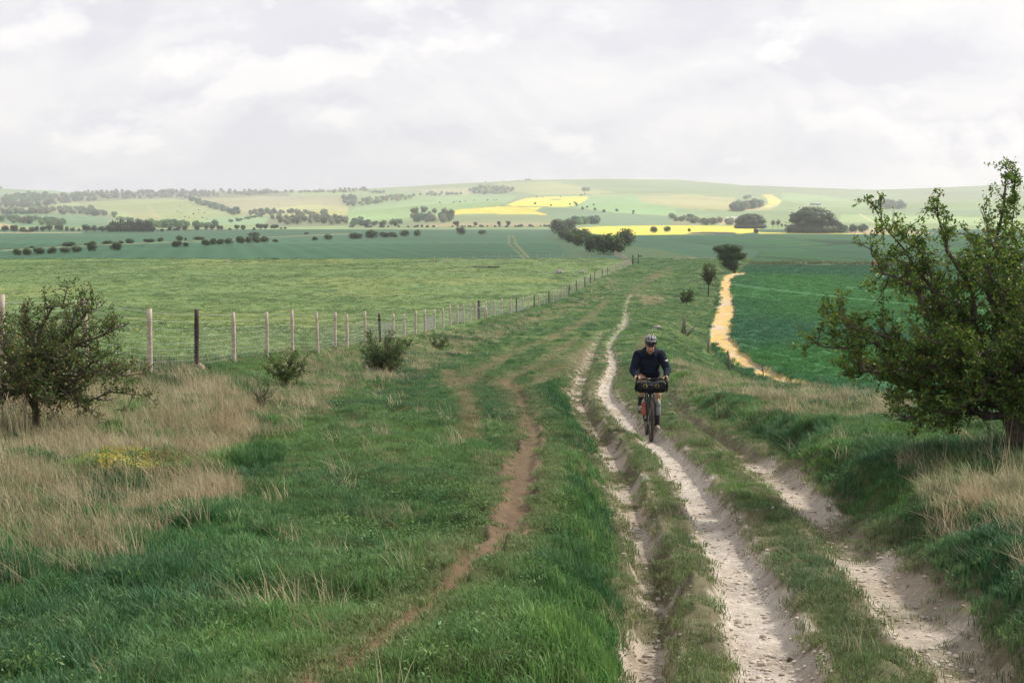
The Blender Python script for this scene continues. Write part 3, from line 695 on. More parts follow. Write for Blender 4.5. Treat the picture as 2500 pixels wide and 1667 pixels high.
dark = ss(.46, .60, fbm(x * .8, y * .6, 221, 3)) * (.35 + .65 * (idx >= 3)); tint = lerp(tint, np.array([.014, .058, .028]), dark * .62)
dark2 = ss(.50, .62, fbm(x * .28 + 7, y * .25, 225, 3)) * ~R['pasture'] * (y < 60) * (x < xr); tint = lerp(tint, np.array([.020, .072, .034]), dark2 * .55)
rid = onridge * (y < 50) * (.35 + .5 * ss(.4, .6, fbm(x * 1.9, y * 1.5, 281, 3))); tint = lerp(tint, np.array([.105, .125, .055]), rid * .75)
tint = lerp(tint, np.array([.15, .12, .06]), np.clip(worn_d * .35 + rutf * .3 + wf_ * .6, 0, 1) * (idx < 3))
ps = R['pasture']; pc = lerp(np.tile(np.array([.138, .198, .074]), (x.size, 1)), np.array([.08, .135, .045]), ss(.4, .6, fbm(x * .12, y * .07, 101, 4)) * .9)
tint = np.where(ps[:, None], lerp(pc, np.array([.035, .09, .03]), (idx >= 3) * .7), tint)
stc = lerp(np.tile(np.array([.36, .31, .205]), (x.size, 1)), np.array([.105, .105, .055]), RNG.uniform(size=x.size))
stc = lerp(stc, np.array([.25, .175, .11]), ss(.5, .7, fbm(x * 1.3, y, 271, 3)) * .35)
tint = np.where(((idx >= 6) & (idx < 10))[:, None], stc, tint)
tint = np.where((idx == 10)[:, None], lerp(np.tile(np.array([.035, .085, .030]), (x.size, 1)), np.array([.09, .14, .045]), RNG.uniform(size=x.size)), tint)
gold = (RNG.uniform(size=x.size) < .40) & inpoly([(205, 1040), (240, 1028), (300, 1035), (335, 1060), (440, 1085), (430, 1100), (300, 1085), (220, 1070)], px_ + (n2 - .5) * 160, py_ + (n1 - .5) * 70)
tint[gold & (px_ < 340)] = (.30, .24, .035); tint[gold & (px_ >= 340)] = (.15, .10, .05); idx[gold] = 10
scl[gold] *= np.array([1.1, 1.1, .9])
tint *= 1.5 * RNG.uniform(.75, 1.25, x.size)[:, None]
P = np.stack([x, y, z - .01], 1)
k = keep
scatter('grass', P[k], RNG.normal(0, 1.0, k.sum()), scl[k], idx[k], tint[k], TUFTS, RNG.normal(0, .12, (int(k.sum()), 2)))
# wheat
x, y, rho = sample([(60, 95, 7), (95, 150, 3.4), (150, 270, 1.3)])
s = x > 8; x, y, rho = x[s], y[s], rho[s]; z, R = surf(x, y); tl = (np.abs(((x + y * .16) % 20) - 10) < .35) & (y < 262)
kk = R['wheat'] & ((y < 262) | (y > 276)) & ~tl & ~((np.abs(x - 34 - .0022 * (y - 215) ** 2 + 8) < 1.3) & (y > 120)); x, y, z, rho = x[kk], y[kk], z[kk], rho[kk]
sz = np.interp(rho, [1.3, 3.4, 7], [3.6, 2.6, 2.0]); zz = RNG.uniform(.8, 1.2, x.size) * np.interp(rho, [1.3, 7], [1.0, .95])
wt = 1.25 * lerp(np.tile(np.array([.034, .118, .060]), (x.size, 1)), np.array([.05, .165, .045]), ss(.35, .7, fbm(x * .05, y * .025, 111, 3))) * RNG.uniform(.75, 1.2, x.size)[:, None]
scatter('crop_leaves', np.stack([x, y, z - .03], 1), RNG.uniform(0, 6.28, x.size), np.stack([sz, sz, zz], 1), RNG.integers(0, 3, x.size), wt,
        [tuft('crop', 40, .14, .26, .14, .012, .5, 30 + i, 3) for i in range(3)])
# dandelion clocks and daisies in the pasture
x, y, rho = sample([(24, 40, 1.6), (40, 80, 1.0), (80, 160, .35), (160, 300, .06)]); z, R = surf(x, y); kk = R['pasture'] & (fbm(x * .1, y * .08, 241, 3) > .45)
x, y, z = x[kk], y[kk], z[kk]; s_ = np.interp(y, [24, 60, 300], [.022, .035, .09]) * RNG.uniform(.7, 1.2, x.size)
M_STONE_I = leaf_mat('petal', trans=.1, rough=.8)
peb = [bpy.data.objects.new('bead', pebble('bead', q, M_STONE_I)) for q in range(3)]
scatter('dandelions', np.stack([x, y, z + .10 + s_], 1), x * 0, np.stack([s_] * 3, 1), RNG.integers(0, 3, x.size), np.where(RNG.uniform(size=x.size)[:, None] < .3, np.array([[.6, .5, .1]]), np.array([[.5, .5, .42]])), peb)
# gravel on the ruts
x, y, rho = sample([(4.5, 9, 900), (9, 15, 500), (15, 24, 220), (24, 60, 40), (60, 100, 8)]); z, R = surf(x, y)
dens = np.maximum(R['chalk'] * (.35 + 1.1 * ss(.4, .62, fbm(x * 2.2, y * 2.2, 251, 3))), .10 * (1 - ss(.9, 2.2, np.minimum(R['qb'], R['qc']))))
dens = np.maximum(dens, (1 - ss(.5, 1.3, R['qb'])) * .7 * (R['chalk'] > .1))
kk = RNG.uniform(size=x.size) < dens; x, y, z, rho = x[kk], y[kk], z[kk], rho[kk]
s_ = .004 + .020 * RNG.uniform(size=x.size) ** 6; s_ *= np.interp(y, [5, 20, 60], [1, 1.35, 2.2])
ct = lerp(np.tile(np.array([.52, .46, .39]), (x.size, 1)), np.array([.26, .21, .16]), RNG.uniform(size=x.size) ** 1.5)
scatter('gravel', np.stack([x, y, z + s_ * .2], 1), RNG.uniform(0, 6, x.size), np.stack([s_] * 3, 1), RNG.integers(0, 4, x.size), ct,
        [bpy.data.objects.new('chip', pebble('chip', 20 + q, M_STONE_I)) for q in range(4)])
# rough growth: the weedy line across the crop and tall plants on the verge beyond
x = RNG.uniform(30, 110, 2600); y = RNG.uniform(264, 275, 2600); z, R = surf(x, y); kk = R['wheat'] & (fbm(x * .2, y * .05, 291, 2) > .42); x, y, z = x[kk], y[kk], z[kk]; s_ = RNG.uniform(.8, 2.6, x.size)
tt = lerp(np.tile(np.array([.06, .12, .04]), (x.size, 1)), np.array([.15, .19, .08]), RNG.uniform(size=x.size)); tt[RNG.uniform(size=x.size) < .07] = (.5, .5, .46)
scatter('weeds', np.stack([x, y, z], 1), RNG.uniform(0, 6, x.size), np.stack([s_ * 1.4, s_ * 1.4, s_], 1), RNG.integers(0, 3, x.size), tt, [leafy('weed', 70, .22, .24, .035, 60 + q) for q in range(3)])
# ------------------------------------------------------------------ mesh builder
class MB:
    def __init__(s): s.V = []; s.Q = []; s.T = []; s.mq = []; s.mt = []
    def tube(s, pts, rad, n=6, m=0, cap=True):
        pts = [Vector(p) for p in pts]; k = len(pts); rad = rad if isinstance(rad, (list, tuple, np.ndarray)) else [rad] * k
        up = Vector((0, 0, 1)); base = len(s.V); prev = None
        for i, p in enumerate(pts):
            d = (pts[min(i + 1, k - 1)] - pts[max(i - 1, 0)]).normalized()
            a = prev if prev is not None else (up if abs(d.z) < .9 else Vector((1, 0, 0)))
            u = d.cross(a); u = u.normalized() if u.length > 1e-6 else Vector((1, 0, 0)); v = d.cross(u).normalized(); prev = u.cross(d) if prev is None else prev
            for j in range(n):
                t = 2 * math.pi * j / n; s.V.append(tuple(p + (u * math.cos(t) + v * math.sin(t)) * rad[i]))
        for i in range(k - 1):
            for j in range(n):
                a_ = base + i * n + j; b_ = base + i * n + (j + 1) % n; s.Q.append((a_, b_, b_ + n, a_ + n)); s.mq.append(m)
        if cap:
            for e, r_ in ((0, range(n)), (k - 1, range(n))):
                c = len(s.V); s.V.append(tuple(pts[e]))
                for j in range(n):
                    a_ = base + e * n + j; b_ = base + e * n + (j + 1) % n; s.T.append((c, a_, b_) if e else (c, b_, a_)); s.mt.append(m)
    def box(s, c, size, rot=None, m=0):
        c = Vector(c); R_ = rot or Matrix.Identity(3); b = len(s.V)
        for x_, y_, z_ in ((-1, -1, -1), (1, -1, -1), (1, 1, -1), (-1, 1, -1), (-1, -1, 1), (1, -1, 1), (1, 1, 1), (-1, 1, 1)):
            s.V.append(tuple(c + R_ @ Vector((x_ * size[0] / 2, y_ * size[1] / 2, z_ * size[2] / 2))))
        for f in ((0, 3, 2, 1), (4, 5, 6, 7), (0, 1, 5, 4), (1, 2, 6, 5), (2, 3, 7, 6), (3, 0, 4, 7)): s.Q.append(tuple(b + i for i in f)); s.mq.append(m)
    def ell(s, c, r, seg=12, rings=8, rot=None, m=0, z0=-1.0):
        c = Vector(c); R_ = rot or Matrix.Identity(3); b = len(s.V); th0 = math.acos(z0) if z0 > -1 else math.pi
        for i in range(rings + 1):
            th = th0 * i / rings
            for j in range(seg):
                ph = 2 * math.pi * j / seg
                s.V.append(tuple(c + R_ @ Vector((r[0] * math.sin(th) * math.cos(ph), r[1] * math.sin(th) * math.sin(ph), r[2] * math.cos(th)))))
        for i in range(rings):
            for j in range(seg):
                a_ = b + i * seg + j; b_ = b + i * seg + (j + 1) % seg; s.Q.append((a_, a_ + seg, b_ + seg, b_)); s.mq.append(m)
    def caps(s, p0, r0, p1, r1, n=12):
        s.tube([p0, p1], [r0, r1], n); s.ell(p0, (r0,) * 3, n, 8); s.ell(p1, (r1,) * 3, n, 8)
    def torus(s, c, R_, r, axis='X', n=48, k=8, m=0):
        b = len(s.V)
        for i in range(n):
            t = 2 * math.pi * i / n
            for j in range(k):
                u = 2 * math.pi * j / k; rr = R_ + r * math.cos(u)
                p = (r * math.sin(u), rr * math.cos(t), rr * math.sin(t)); s.V.append((c[0] + p[0], c[1] + p[1], c[2] + p[2]))
        for i in range(n):
            for j in range(k):
                a_ = b + i * k + j; b_ = b + i * k + (j + 1) % k; c_ = b + ((i + 1) % n) * k; s.Q.append((a_, b_, c_ + (j + 1) % k, c_ + j)); s.mq.append(m)
    def mesh(s, name, smooth=True):
        return new_mesh(name, s.V, s.Q or None, s.T or None, smooth)
    def build(s, name, mat, parent=None, smooth=True):
        me = s.mesh(name, smooth); o = link(name, me, mat, parent)
        if isinstance(mat, (list, tuple)): me.polygons.foreach_set('material_index', np.array(s.mq + s.mt, np.int32))
        return o
def empty(name, loc, label, cat, group=None, rot=None):
    o = bpy.data.objects.new(name, None); COL.objects.link(o); o.location = loc; o.empty_display_size = .3
    if rot is not None: o.rotation_euler = rot
    return tag(o, label, cat, group)
M_LEAF = leaf_mat('foliage', inst=False, trans=.38, rough=.5, spec=.3)
M_LEAFI = leaf_mat('wood_crown', inst=True, trans=.2, rough=.8)
M_BARK = simple('bark', (.11, .085, .065), .9, scale=22, bump=.6, col2=(.055, .045, .035))
M_TWIG = simple('twig_bark', (.125, .10, .085), .85, scale=15, col2=(.07, .055, .045))
M_POST = simple('weathered_post', (.52, .44, .37), .85, scale=9, bump=.7, col2=(.30, .235, .19))
M_POST2 = simple('dark_post', (.075, .055, .045), .85, scale=9, bump=.6, col2=(.035, .026, .022))
M_GREYWOOD = simple('grey_wood', (.22, .19, .165), .9, scale=12, bump=.8, col2=(.10, .085, .07))
M_WIRE = simple('galvanised_wire', (.52, .53, .52), .5, metal=.2, scale=5)
M_ROCK = simple('sarsen_stone', (.36, .33, .31), .9, scale=3, bump=.8, col2=(.20, .185, .18))
M_CHSTONE = simple('chalk_stone', (.52, .47, .41), .9, scale=18, bump=.6, col2=(.33, .28, .23))
M_DUNG = simple('earth_clod', (.10, .065, .045), .9, scale=40, bump=.8)
M_FENCEWOOD = M_POST

def leaves_mesh(name, P, size, tint, rg, aspect=.55, flat=0):
    n = len(P); u = rg.normal(size=(n, 3)); u /= np.linalg.norm(u, axis=1)[:, None]
    w_ = rg.normal(size=(n, 3)); w_[:, 2] += flat; v = np.cross(w_, u); v /= np.linalg.norm(v, axis=1)[:, None] + 1e-9
    s_ = (size * rg.uniform(.6, 1.25, n))[:, None] / 2
    V = np.stack([P - u * s_, P - v * s_ * aspect, P + u * s_, P + v * s_ * aspect], 1).reshape(-1, 3)
    me = new_mesh(name, V, np.arange(4 * n).reshape(-1, 4)); attr_col(me, 'tint', np.repeat(tint, 4, 0)); me.materials.append(M_LEAF)
    return me
def palette(pal, n, rg, wts=None):
    i = rg.choice(len(pal), n, p=wts); return np.array(pal)[i] * rg.uniform(.7, 1.3, n)[:, None]
# crowns for trees and bushes further off
def crown_mesh(name, lobes, n, size, pal, seed, mat=None, fill=.60, wts=None):
    rg = np.random.default_rng(seed); L = np.array(lobes, float); wt = (L[:, 3] * L[:, 5]) ** 1.0; i = rg.choice(len(L), n, p=wt / wt.sum())
    d = rg.normal(size=(n, 3)); d /= np.linalg.norm(d, axis=1)[:, None]
    r = rg.uniform(.50, 1.22, n) ** .7; nz = .82 + .36 * fbm(d[:, 0] * 2.6 + i * 7, d[:, 1] * 2.6 + d[:, 2] * 3.1, seed, 3)
    P = L[i, :3] + d * L[i, 3:] * (r * nz)[:, None]
    P = P[P[:, 2] > .02 * L[:, 5].max()]; t = palette(pal, len(P), rg, wts)
    me = leaves_mesh(name, P, size, t, rg, .8)
    if mat: me.materials.clear(); me.materials.append(mat)
    m = MB()  # solid inner core, added to stop light passing through the leaves
    for l in L: m.ell(l[:3], l[3:] * fill, 10, 6)
    core = m.mesh('core'); attr_col(core, 'tint', np.tile(np.array(pal[min(1, len(pal) - 1)]), (len(core.vertices), 1)))
    bm = bmesh.new(); bm.from_mesh(me); bm.from_mesh(core); bm.to_mesh(me); bm.free(); bpy.data.meshes.remove(core)
    return me
DARK = [(.024, .050, .020), (.036, .072, .026), (.055, .098, .032)]
def bush_lobes(seed, w=1.0, h=1.0, n=7):
    rg = np.random.default_rng(seed); L = [(0, 0, .48 * h, .40 * w, .40 * w, .47 * h)]
    for k in range(n):
        a = rg.uniform(0, 6.28); r = rg.uniform(.12, .30) * w; s_ = rg.uniform(.16, .27)
        L.append((r * math.cos(a), r * math.sin(a), rg.uniform(.3, .78) * h, s_ * w, s_ * w, s_ * h * 1.1))
    return L
BUSH = [crown_mesh('bush_leaves', bush_lobes(300 + i), 1800, .075, DARK, 400 + i) for i in range(6)]
def low(seed):
    rg = np.random.default_rng(seed); L = [(0, 0, .62, .34, .34, .36)]
    for k in range(8):
        a = rg.uniform(0, 6.28); r = rg.uniform(.15, .30); L.append((r * math.cos(a), r * math.sin(a), rg.uniform(.4, .8), .20, .20, .19))
    return L
TREE = [crown_mesh('tree_leaves', low(320 + i), 1400, .07, DARK, 420 + i) for i in range(5)]
def conif(seed):
    return [(0, 0, z_, .42 * (1 - z_) + .10, .42 * (1 - z_) + .10, .16) for z_ in (.22, .38, .54, .70, .85)]
CONI = [crown_mesh('conifer_leaves', conif(i), 700, .085, [(.018, .040, .022), (.028, .055, .030)], 440 + i) for i in range(3)]
tm = MB(); tm.tube([(0, 0, -.03), (.01, 0, .2), (0, .01, .45)], [.035, .028, .02], 6); TRUNK = tm.mesh('trunk'); TRUNK.materials.append(M_BARK)
ORD = ['first', 'second', 'third', 'fourth', 'fifth', 'sixth', 'seventh', 'eighth', 'ninth', 'tenth', 'eleventh', 'twelfth', 'thirteenth', 'fourteenth', 'fifteenth', 'sixteenth', 'seventeenth', 'eighteenth', 'nineteenth', 'twentieth',
       'twenty-first', 'twenty-second', 'twenty-third', 'twenty-fourth', 'twenty-fifth', 'twenty-sixth', 'twenty-seventh', 'twenty-eighth', 'twenty-ninth', 'thirtieth', 'thirty-first', 'thirty-second']
def plant(name, X, Yb, W, H, meshes, label, cat, group=None, trunk=True, i=0, fuzz=1.15):
    """tree or bush whose foot is seen at (X, Yb), W wide and H high in disp px"""
    p = atd(X, Yb); z = float(z_base(p[0], p[1])) + EYE if p[1] > 420 else gz(*p)
    m_per = p[1] / F * K; rr = random.Random(int(X * 7 + Yb))
    o = empty(name, (p[0], p[1], z - .1), label, cat, group)
    c = link('crown', meshes[rr.randrange(len(meshes))], None, o); c.scale = (W * m_per * fuzz, W * m_per * fuzz, H * m_per * 1.06); c.rotation_euler = (0, 0, rr.uniform(0, 6.28))
    if trunk:
        t_ = link('trunk', TRUNK, None, o); t_.scale = (H * m_per, H * m_per, H * m_per)
    return o
def k3(a, b, w_, h_): return (a * .28, 404.5 + b * .28, w_ * .28, h_ * .28)
def k2(a, b, w_, h_): return (799.6 + a * .34, 376.3 + b * .34, w_ * .34, h_ * .34)
def k3r(a, b, w_, h_): return (1552 + a * .34, 376.3 + b * .34, w_ * .34, h_ * .34)
def kh(a, b, w_, h_): return (1223 + a * .2, 470.4 + b * .2, w_ * .25, h_ * .2)
def rowof(items, name, meshes, fmt, cat, group, trunk=False):
    items = sorted(items)
    for i, it in enumerate(items): plant(name, *it, meshes, fmt.format(ORD[i]), cat, group, trunk, i)
rowof([k3(*a) for a in [(140, 650, 70, 55), (225, 648, 80, 58), (322, 640, 92, 55), (430, 636, 85, 55), (532, 628, 95, 45), (625, 626, 85, 55), (762, 618, 78, 85), (950, 610, 105, 70), (1452, 582, 85, 52), (1520, 578, 50, 38), (1690, 570, 80, 50), (1750, 565, 70, 55), (1810, 562, 70, 48), (1880, 558, 80, 50), (1970, 555, 80, 65), (2045, 550, 70, 55), (2100, 548, 75, 55), (2172, 543, 70, 50), (2257, 543, 50, 28)]],
      'hedge_bush', BUSH, 'dark round bush, {} from the left in the front bush row of the teal field', 'bush', 'bushes in the front row across the left field')
rowof([k3(*a) for a in [(262, 592, 45, 20), (565, 578, 115, 40), (715, 570, 55, 25), (885, 558, 85, 30), (990, 556, 40, 28), (1068, 553, 78, 42), (1225, 545, 90, 32), (1318, 540, 50, 38), (1472, 530, 65, 42), (1522, 530, 18, 28), (1630, 525, 100, 30), (2088, 500, 95, 42)]] + [(704, 376.3 + 478 * .34, 13, 6), (724, 376.3 + 517 * .34, 14, 9), (753, 376.3 + 515 * .34, 19, 14)],
      'hedge_bush', BUSH, 'low dark bush, {} from the left in the back row along the farm path', 'bush', 'bushes in the back row across the left field')
rowof([k2(*a) for a in [(50, 507, 95, 42), (160, 502, 90, 55), (240, 498, 70, 38), (300, 498, 70, 38), (378, 494, 68, 48), (468, 490, 55, 45), (762, 480, 65, 52), (907, 477, 58, 32)]],
      'hedge_bush', BUSH, 'dark bush, {} from the left in the row amid the green field', 'bush', 'bushes in mid field left of the track hedge')
rowof([k3(*a) for a in [(40, 466, 70, 60), (120, 466, 80, 62), (190, 466, 60, 45), (225, 468, 110, 30), (262, 462, 50, 45), (305, 462, 40, 52), (350, 462, 50, 50), (405, 460, 65, 60), (485, 460, 75, 58), (550, 460, 40, 45), (595, 460, 48, 38), (648, 457, 22, 28)]],
      'field_tree', TREE, 'dark field tree, {} from the left in the tree line left of the conifers', 'tree', 'trees in the line left of the conifers', True)
rowof([k3(*a) for a in [(1332, 460, 38, 28), (1395, 455, 45, 38), (1430, 455, 30, 28), (1465, 455, 50, 42), (1520, 455, 55, 48), (1620, 452, 60, 48), (1690, 450, 40, 48), (1740, 450, 50, 50), (1790, 450, 40, 48), (1815, 450, 40, 44), (1885, 446, 30, 20), (1945, 450, 45, 50), (1995, 450, 50, 48), (2085, 448, 30, 25), (2135, 446, 80, 55), (2175, 444, 50, 50), (2250, 442, 75, 45), (2305, 440, 25, 20), (2340, 440, 30, 22)]] +
      [k2(*a) for a in [(120, 433, 40, 35), (225, 430, 25, 35), (318, 430, 35, 38), (728, 425, 45, 38), (860, 425, 28, 32), (1017, 422, 30, 35), (1083, 422, 38, 35)]],
      'field_tree', TREE, 'small field tree, {} to the right of the conifers along the hedge line', 'tree', 'trees in the line right of the conifers', True)
rowof([k3(*a) for a in [(710, 466, 75, 68), (775, 466, 60, 60), (840, 466, 80, 55), (900, 466, 90, 65), (1030, 466, 80, 62), (1255, 464, 50, 50)]],
      'broadleaf_tree', TREE, 'rounded broadleaf tree, {} from the left at the front edge of the conifer wood', 'tree', 'broadleaf trees before the conifers', True)
rowof([k3(905 + 21 * i, 462, 46, 82 + 24 * ((i * 37) % 10) / 10) for i in range(17)], 'conifer', CONI, 'dark conifer, {} from the left in the small block of conifers', 'conifer', 'conifers in the dark block on the left', True)
rowof([k3r(90, 460, 22, 26), k3r(542, 470, 38, 34), k2(2063, 468, 52, 46), k2(2153, 461, 52, 40)], 'field_bush', BUSH, 'dark bush, {} from the left standing against the yellow rapeseed field', 'bush', 'bushes before the rapeseed')
rowof([kh(*a) for a in [(300, 345, 170, 175), (425, 310, 120, 150), (370, 405, 140, 130), (450, 445, 130, 135), (510, 425, 120, 150), (560, 478, 130, 150), (610, 410, 130, 135), (690, 548, 130, 205), (790, 570, 130, 225), (905, 578, 240, 245), (1070, 482, 190, 205)]],
      'hedge_tree', BUSH, 'dark green hedge tree, {} from the left in the overgrown hedge beside the track', 'tree', 'trees of the overgrown hedge by the track')
# beech clumps
def dome(seed, n=64):
    rg = np.random.default_rng(seed); L = [(0, 0, .36, .47, .47, .56)]
    for k in range(n):
        a = rg.uniform(0, 6.28); e = rg.uniform(.0, 1.35); s_ = rg.uniform(.10, .17)
        L.append((.42 * math.cos(a) * math.cos(e), .42 * math.sin(a) * math.cos(e), .36 + .48 * math.sin(e), s_, s_, s_)); L.append((.44 * math.cos(a + 1), .44 * math.sin(a + 1), .15, .12, .12, .16))
    return L
BEECH = [crown_mesh('beech_leaves', dome(q), 9000, .036, [(.034, .062, .030), (.048, .085, .036), (.065, .105, .040)], 460 + q, fill=.8) for q in (1, 2)]
plant('beech_clump', *k3r(505, 437, 200, 100), [BEECH[0]], 'smaller domed clump of beech trees at the end of the rapeseed field', 'tree clump', None, True, fuzz=1.0)
plant('beech_clump', *k3r(920, 468, 320, 172), [BEECH[1]], 'largest domed clump of beech trees right of the rapeseed field', 'tree clump', None, True, fuzz=1.0)
plant('beech_tree', *k3r(1090, 467, 80, 78), [BEECH[0]], 'small tree hugging the right side of the largest beech clump', 'tree', None, True, fuzz=1.0)
HZY = [crown_mesh('pale_leaves', low(340 + i), 700, .07, [(.10, .105, .075), (.13, .13, .09), (.09, .12, .06)], 470 + i, fill=.55) for i in range(3)]
rowof([k2(*a) for a in [(450, 365, 65, 72), (515, 352, 55, 65), (585, 352, 42, 52), (655, 375, 60, 75), (692, 375, 58, 70)]], 'parkland_tree', HZY, 'hazy round-headed tree, {} from the left in the clump left of the rapeseed', 'tree', 'hazy trees in the clump', True)
rowof([k3r(*a) for a in [(655, 432, 36, 52), (690, 432, 36, 54), (718, 432, 22, 28), (742, 430, 20, 20)]], 'bare_tree', HZY, 'pale bare tree, {} from the left between the two beech clumps', 'tree', 'pale trees between the beech clumps', True)

# far woods that read as one mass
def woods(name, items):
    P = []; S = []; C_ = []
    for poly, n, hgt, pal in items:
        xs = [a for a, b in poly]; ys_ = [b for a, b in poly]; k = 0; t_ = 0
        while k < n and t_ < n * 12:
            t_ += 1; a, b = random.uniform(min(xs), max(xs)), random.uniform(min(ys_), max(ys_))
            if not inpoly(poly, np.array([a]), np.array([b]))[0]: continue
            p = atd(a, b); k += 1.25 if n > 40 else 1
            z = float(z_base(p[0], p[1])) + EYE; P.append((p[0], p[1], z - .5)); h = hgt * random.uniform(.6, 1.0); S.append((h * 1.15, h * 1.15, h)); c = pal[random.randrange(len(pal))]; f_ = random.uniform(.75, 1.25); C_.append([v * f_ * q_ for v, q_ in zip(c, (1.8, 2.1, 2.0))])
    objs = []
    for i in range(4):
        m2 = crown_mesh('clump', bush_lobes(500 + i, n=5), 260, .16, [(.5, .5, .5)], 510 + i, mat=M_LEAFI); attr_f(m2, 'bl', np.full(len(m2.vertices), .5)); objs.append(bpy.data.objects.new('clump', m2))
    n = len(P); return scatter(name, P, np.random.default_rng(5).uniform(0, 6, n), S, np.random.default_rng(6).integers(0, 4, n), np.array(C_), objs)
BR = [(.11, .11, .075), (.13, .12, .085), (.08, .10, .06)]; GR = [(.06, .10, .045), (.09, .14, .055), (.05, .09, .05)]; YG = [(.22, .24, .07), (.17, .21, .07), (.20, .13, .09)]; BL = [(.035, .065, .045), (.05, .08, .05)]
woods('far_woods', [
  ([(0, 451), (90, 447), (180, 448), (200, 455), (230, 462), (120, 470), (90, 477), (0, 478)], 210, 15, GR + BR[:1]),
  ([(170, 446), (195, 441), (300, 441), (450, 439), (620, 438), (650, 444), (600, 449), (420, 455), (250, 458), (200, 452)], 300, 14, BR),
  ([(420, 456), (440, 455), (500, 475), (560, 494), (545, 497), (500, 483), (440, 466)], 70, 12, BL + GR),
  ([(575, 487), (620, 486), (700, 490), (755, 486), (757, 493), (690, 496), (575, 495)], 60, 9, BL + BR),
  ([(615, 500), (700, 496), (760, 498), (830, 512), (830, 518), (620, 516)], 60, 9, BR),
  ([(60, 484), (110, 480), (200, 479), (240, 487), (270, 497), (250, 499), (200, 495), (70, 492)], 120, 11, BR + GR),
  ([(0, 481), (55, 484), (60, 491), (0, 491)], 30, 9, BR), ([(0, 500), (60, 505), (150, 512), (150, 520), (60, 516), (0, 510)], 60, 9, BR + GR),
  ([(10, 489), (60, 490), (85, 489), (85, 492), (10, 493)], 25, 7, BL),
  ([(260, 500), (300, 508), (345, 521), (330, 521), (290, 512), (262, 504)], 25, 7, BR + GR), ([(345, 515), (430, 521), (500, 520), (480, 524), (350, 524)], 40, 8, GR),
  ([(650, 441), (750, 440), (770, 436), (840, 434), (845, 440), (770, 444), (650, 444)], 80, 11, BR), ([(785, 455), (800, 452), (820, 460), (812, 474), (795, 474)], 30, 13, BR + BL),
  ([(820, 466), (850, 458), (900, 453), (950, 450), (956, 455), (900, 465), (830, 475)], 90, 11, YG + GR), ([(1073, 436), (1110, 431), (1170, 433), (1184, 441), (1150, 446), (1100, 446), (1075, 442)], 120, 13, YG + BR + GR),
  ([(960, 449), (990, 444), (1060, 445), (1062, 449), (990, 450)], 45, 9, GR + BR), ([(1336, 438), (1350, 434), (1358, 439), (1340, 441)], 8, 11, GR),
  ([(1683, 484), (1700, 474), (1745, 469), (1748, 476), (1715, 484), (1690, 487)], 60, 15, BR + BL), ([(2005, 474), (2030, 469), (2075, 472), (2078, 480), (2010, 482)], 60, 14, BR),
  ([(1700, 456), (1722, 454), (1722, 457), (1704, 459)], 8, 9, BR), ([(945, 500), (1040, 497), (1040, 512), (950, 512)], 50, 9, BR + BL),
  ([(1540, 500), (1560, 503), (1600, 505), (1610, 512), (1540, 508)], 16, 8, GR + BR), ([(1580, 508), (1680, 512), (1690, 522), (1640, 519), (1580, 514)], 18, 8, BR),
  ([(1940, 530), (2000, 529), (2002, 534), (1938, 535)], 10, 7, BL), ([(1318, 512), (1370, 508), (1372, 515), (1320, 518)], 35, 9, BL + GR),
  ([(800, 516), (900, 512), (940, 513), (900, 519), (800, 520)], 30, 6, BL + GR),
  ([(1190, 412.6), (1225, 412), (1225, 414), (1190, 414.5)], 14, 8, GR), ([(1600, 414.5), (1655, 416), (1655, 418), (1600, 416)], 14, 8, GR), ([(840, 437), (885, 442), (885, 446), (845, 444)], 12, 9, BR), ([(0, 432), (60, 433), (60, 434), (0, 434)], 12, 10, GR),
  ([(800, 521.8), (1285, 520.4), (1285, 521.6), (800, 523)], 70, 3.0, BL), ([(800, 432), (1200, 414), (1202, 415), (802, 434)], 26, 5, GR), ([(1700, 426), (1990, 436.5), (1990, 437.5), (1700, 427)], 14, 4, GR),
  ([(370, 466), (430, 470), (500, 505), (420, 505), (395, 490)], 12, 3.2, BL), ([(520, 510), (600, 497), (602, 499), (522, 513)], 22, 5, GR), ([(1210, 470), (1330, 466), (1500, 495), (1500, 500)], 14, 5, BL), ([(1000, 466), (1350, 445), (1400, 447), (1010, 470)], 16, 5, GR)])
# hedge line and nettles across the wheat, and rough plants in the far verge
# barn and long shed on the downs
def building(X, Yb, W, H, depth, label, name, wallc, roofc, cat):
    p = atd(X, Yb); m_ = p[1] / F * K; z = float(z_base(p[0], p[1])) + EYE; o = empty(name, (p[0], p[1], z - .5), label, cat)
    w_, h_ = W * m_, H * m_; eave = h_ * .55
    a = MB(); a.box((0, 0, eave / 2), (w_, depth, eave)); a.build('wall', simple(name + '_wall', wallc, scale=1), o, False)
    r_ = MB(); r_.V = [(-w_ / 2 - .4, -depth / 2 - .4, eave), (w_ / 2 + .4, -depth / 2 - .4, eave), (w_ / 2 + .4, depth / 2 + .4, eave), (-w_ / 2 - .4, depth / 2 + .4, eave), (-w_ / 2 - .4, 0, h_), (w_ / 2 + .4, 0, h_)]
    r_.Q = [(0, 1, 5, 4), (2, 3, 4, 5), (0, 3, 2, 1)]; r_.T = [(1, 2, 5), (3, 0, 4)]; r_.mq = [0] * 3; r_.mt = [0] * 2; r_.build('roof', simple(name + '_roof', roofc, scale=1), o, False)
    dm = simple(name + '_door', (.06, .06, .065), scale=1)
    for i in range(4):
        d = MB(); d.box((-w_ * .36 + i * w_ * .24, -depth / 2 - .08, eave * .36), (w_ * .12, .12, eave * .7)); d.build('door', dm, o, False)

